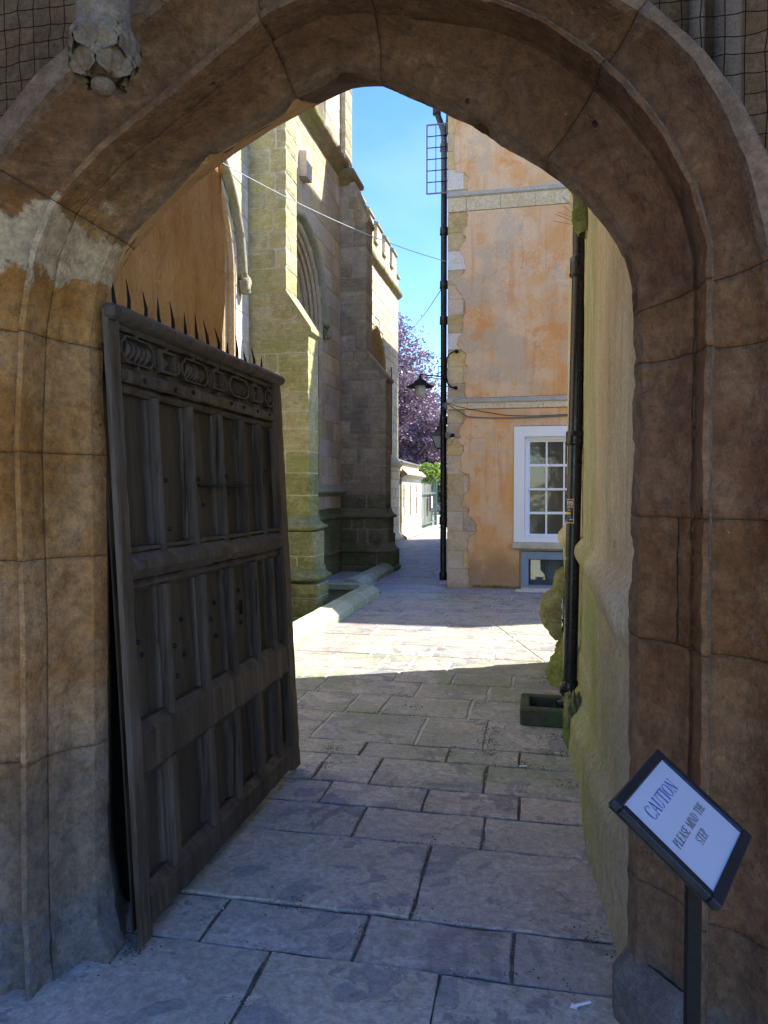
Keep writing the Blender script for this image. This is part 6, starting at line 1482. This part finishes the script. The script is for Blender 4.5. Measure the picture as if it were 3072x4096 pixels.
mb = MB(); mb.tube([(-0.10, 4.32, 0.008), (-0.055, 4.335, 0.008)], 0.0045, 7); mb.done('cigarette_end', CRUMB, None, label='white cigarette end lying in a paving joint in front of the trough', category='litter')
# weeds behind the kerb
mb = MB()
for i in range(160):
    c = Vector((rnd.uniform(-3.2, -2.85), 8.2 + rnd.gauss(0, .25), -0.38)); a = rnd.uniform(0, 6.3); L = rnd.uniform(.15, .42); t = c + Vector((math.cos(a) * .1, math.sin(a) * .1, L)); w_ = Vector((-math.sin(a), math.cos(a), 0)) * .02
    mb.add([c, c.lerp(t, .6) + w_, t, c.lerp(t, .6) - w_], [(0, 1, 2, 3)])
mb.done('weeds', WEED, None, kind='stuff', fix=False)

# ================================================================== TREES
def crown(par, c, r, n, size, m, seed, name='crown', clumps=60, hang=0.0, fill=0.35):
    r_ = random.Random(seed); cl = []
    for i in range(clumps):
        d = Vector((r_.gauss(0, 1), r_.gauss(0, 1), r_.gauss(0, 1))).normalized() * (r_.uniform(fill, 1.0) ** 0.6)
        k = 1 + 0.22 * nz(d * 1.5 + Vector((seed, 0, 0)), 1.3, 2)
        cl.append((Vector((d.x * r[0], d.y * r[1], d.z * r[2])) * k, r_.uniform(.10, .22)))
    vs = []; fs = []; rm = (r[0] + r[1] + r[2]) / 3
    for i in range(n):
        q, cr = cl[r_.randrange(clumps)]; g_ = Vector((r_.gauss(0, 1), r_.gauss(0, 1), r_.gauss(0, .7))) * cr * rm * .6
        p = Vector(c) + q + g_; p.z -= hang * g_.length
        a = Vector((r_.gauss(0, 1), r_.gauss(0, 1), r_.gauss(0, .6))).normalized(); b = a.cross(Vector((r_.gauss(0, 1), r_.gauss(0, 1), 1))).normalized(); s = size * r_.uniform(.6, 1.3)
        k = len(vs); vs += [p - a * s, p + b * s * .55, p + a * s, p - b * s * .55]; fs.append((k, k + 1, k + 2, k + 3))
    me = bpy.data.meshes.new(name); me.from_pydata([tuple(v) for v in vs], [], fs); return obj(name, me, m, par)
bt = thing('copper_beech_tree', 'large purple-leaved copper beech filling the gap beyond the church', 'tree', (-11.5, 46, 0))
mb = MB(); mb.tube([(0, 0, -.5), (0.1, 0, 2), (0, .1, 5), (.3, 0, 9)], [.45, .36, .26, .1], 12)
for i in range(14):
    a = i * 2.4; z = 2.5 + i * .45; L = 4.2 - i * .15; mb.tube([(0, 0, z), (math.cos(a) * L * .5, math.sin(a) * L * .5, z + .9), (math.cos(a) * L, math.sin(a) * L, z + 1.2)], [.14, .08, .02], 6)
mb.done('trunk', BARK, bt)
crown(bt, (0.5, 0, 6.7), (5.4, 5.0, 5.9), 80000, 0.105, BEECH, 5, clumps=420, hang=0.3)
bt2 = thing('copper_beech_tree', 'lower purple beech boughs right of the main crown, above the green shrub', 'tree', (-6.3, 42, 0))
mb = MB(); mb.tube([(0, 0, -.5), (0.1, 0, 2), (0, .1, 4.5)], [.22, .16, .05], 10)
for i in range(8): a = i * 2.4; mb.tube([(0, 0, 1.5 + i * .3), (math.cos(a) * 1.6, math.sin(a) * 1.6, 2.4 + i * .3)], [.06, .015], 5)
mb.done('trunk', BARK, bt2); crown(bt2, (0, 0, 3.6), (2.1, 2.0, 2.9), 22000, 0.09, BEECH, 8, clumps=170, hang=0.3)
gt = thing('green_background_tree', 'dull green tree glimpsed through the purple leaves', 'tree', (-9, 56, 0))
mb = MB(); mb.tube([(0, 0, -.5), (0, 0, 5)], [.3, .2], 8); mb.done('trunk', BARK, gt); crown(gt, (0, 0, 5), (6, 3, 4), 16000, 0.16, BEECHG, 11, clumps=120)
gs = thing('green_sapling', 'bright green young tree above the railing gate', 'tree', (-4.95, 34.2, 0))
mb = MB(); mb.tube([(0.05, 0, -.2), (0.12, 0, 1.3), (0.02, 0, 1.8), (.1, 0, 2.6)], [.05, .04, .03, .012], 7); mb.tube([(0.1, 0, 1.4), (-.35, 0, 2.2)], [.03, .01], 6); mb.tube([(0.1, 0, 1.5), (.35, 0, 2.3)], [.025, .01], 6); mb.done('trunk', simple('pale_bark', (0.3, 0.28, 0.24), 0.8), gs)
crown(gs, (0, 0, 2.45), (0.62, 0.6, 0.62), 4200, 0.045, LIME, 6, clumps=60)
hd = thing('dark_conifer_hedge', 'tall dark green conifer at the right of the gate, behind the downpipe', 'conifer', (-4.2, 34.5, 0))
mb = MB(); mb.tube([(0, 0, -.2), (0, 0, 2.2)], [.08, .02], 7); mb.done('trunk', BARK, hd)
crown(hd, (0.1, 0, 1.15), (0.50, 0.7, 1.35), 14000, 0.035, YEW, 9, clumps=150, fill=0.1)
mb = MB(); mb.box((-60, 70, -1), (40, 72, 1)); mb.done('garden_wall', PALEST, None, label='low boundary wall far behind the trees', category='wall')
print('blocks', blockcount[0], 'objs', len(bpy.data.objects))
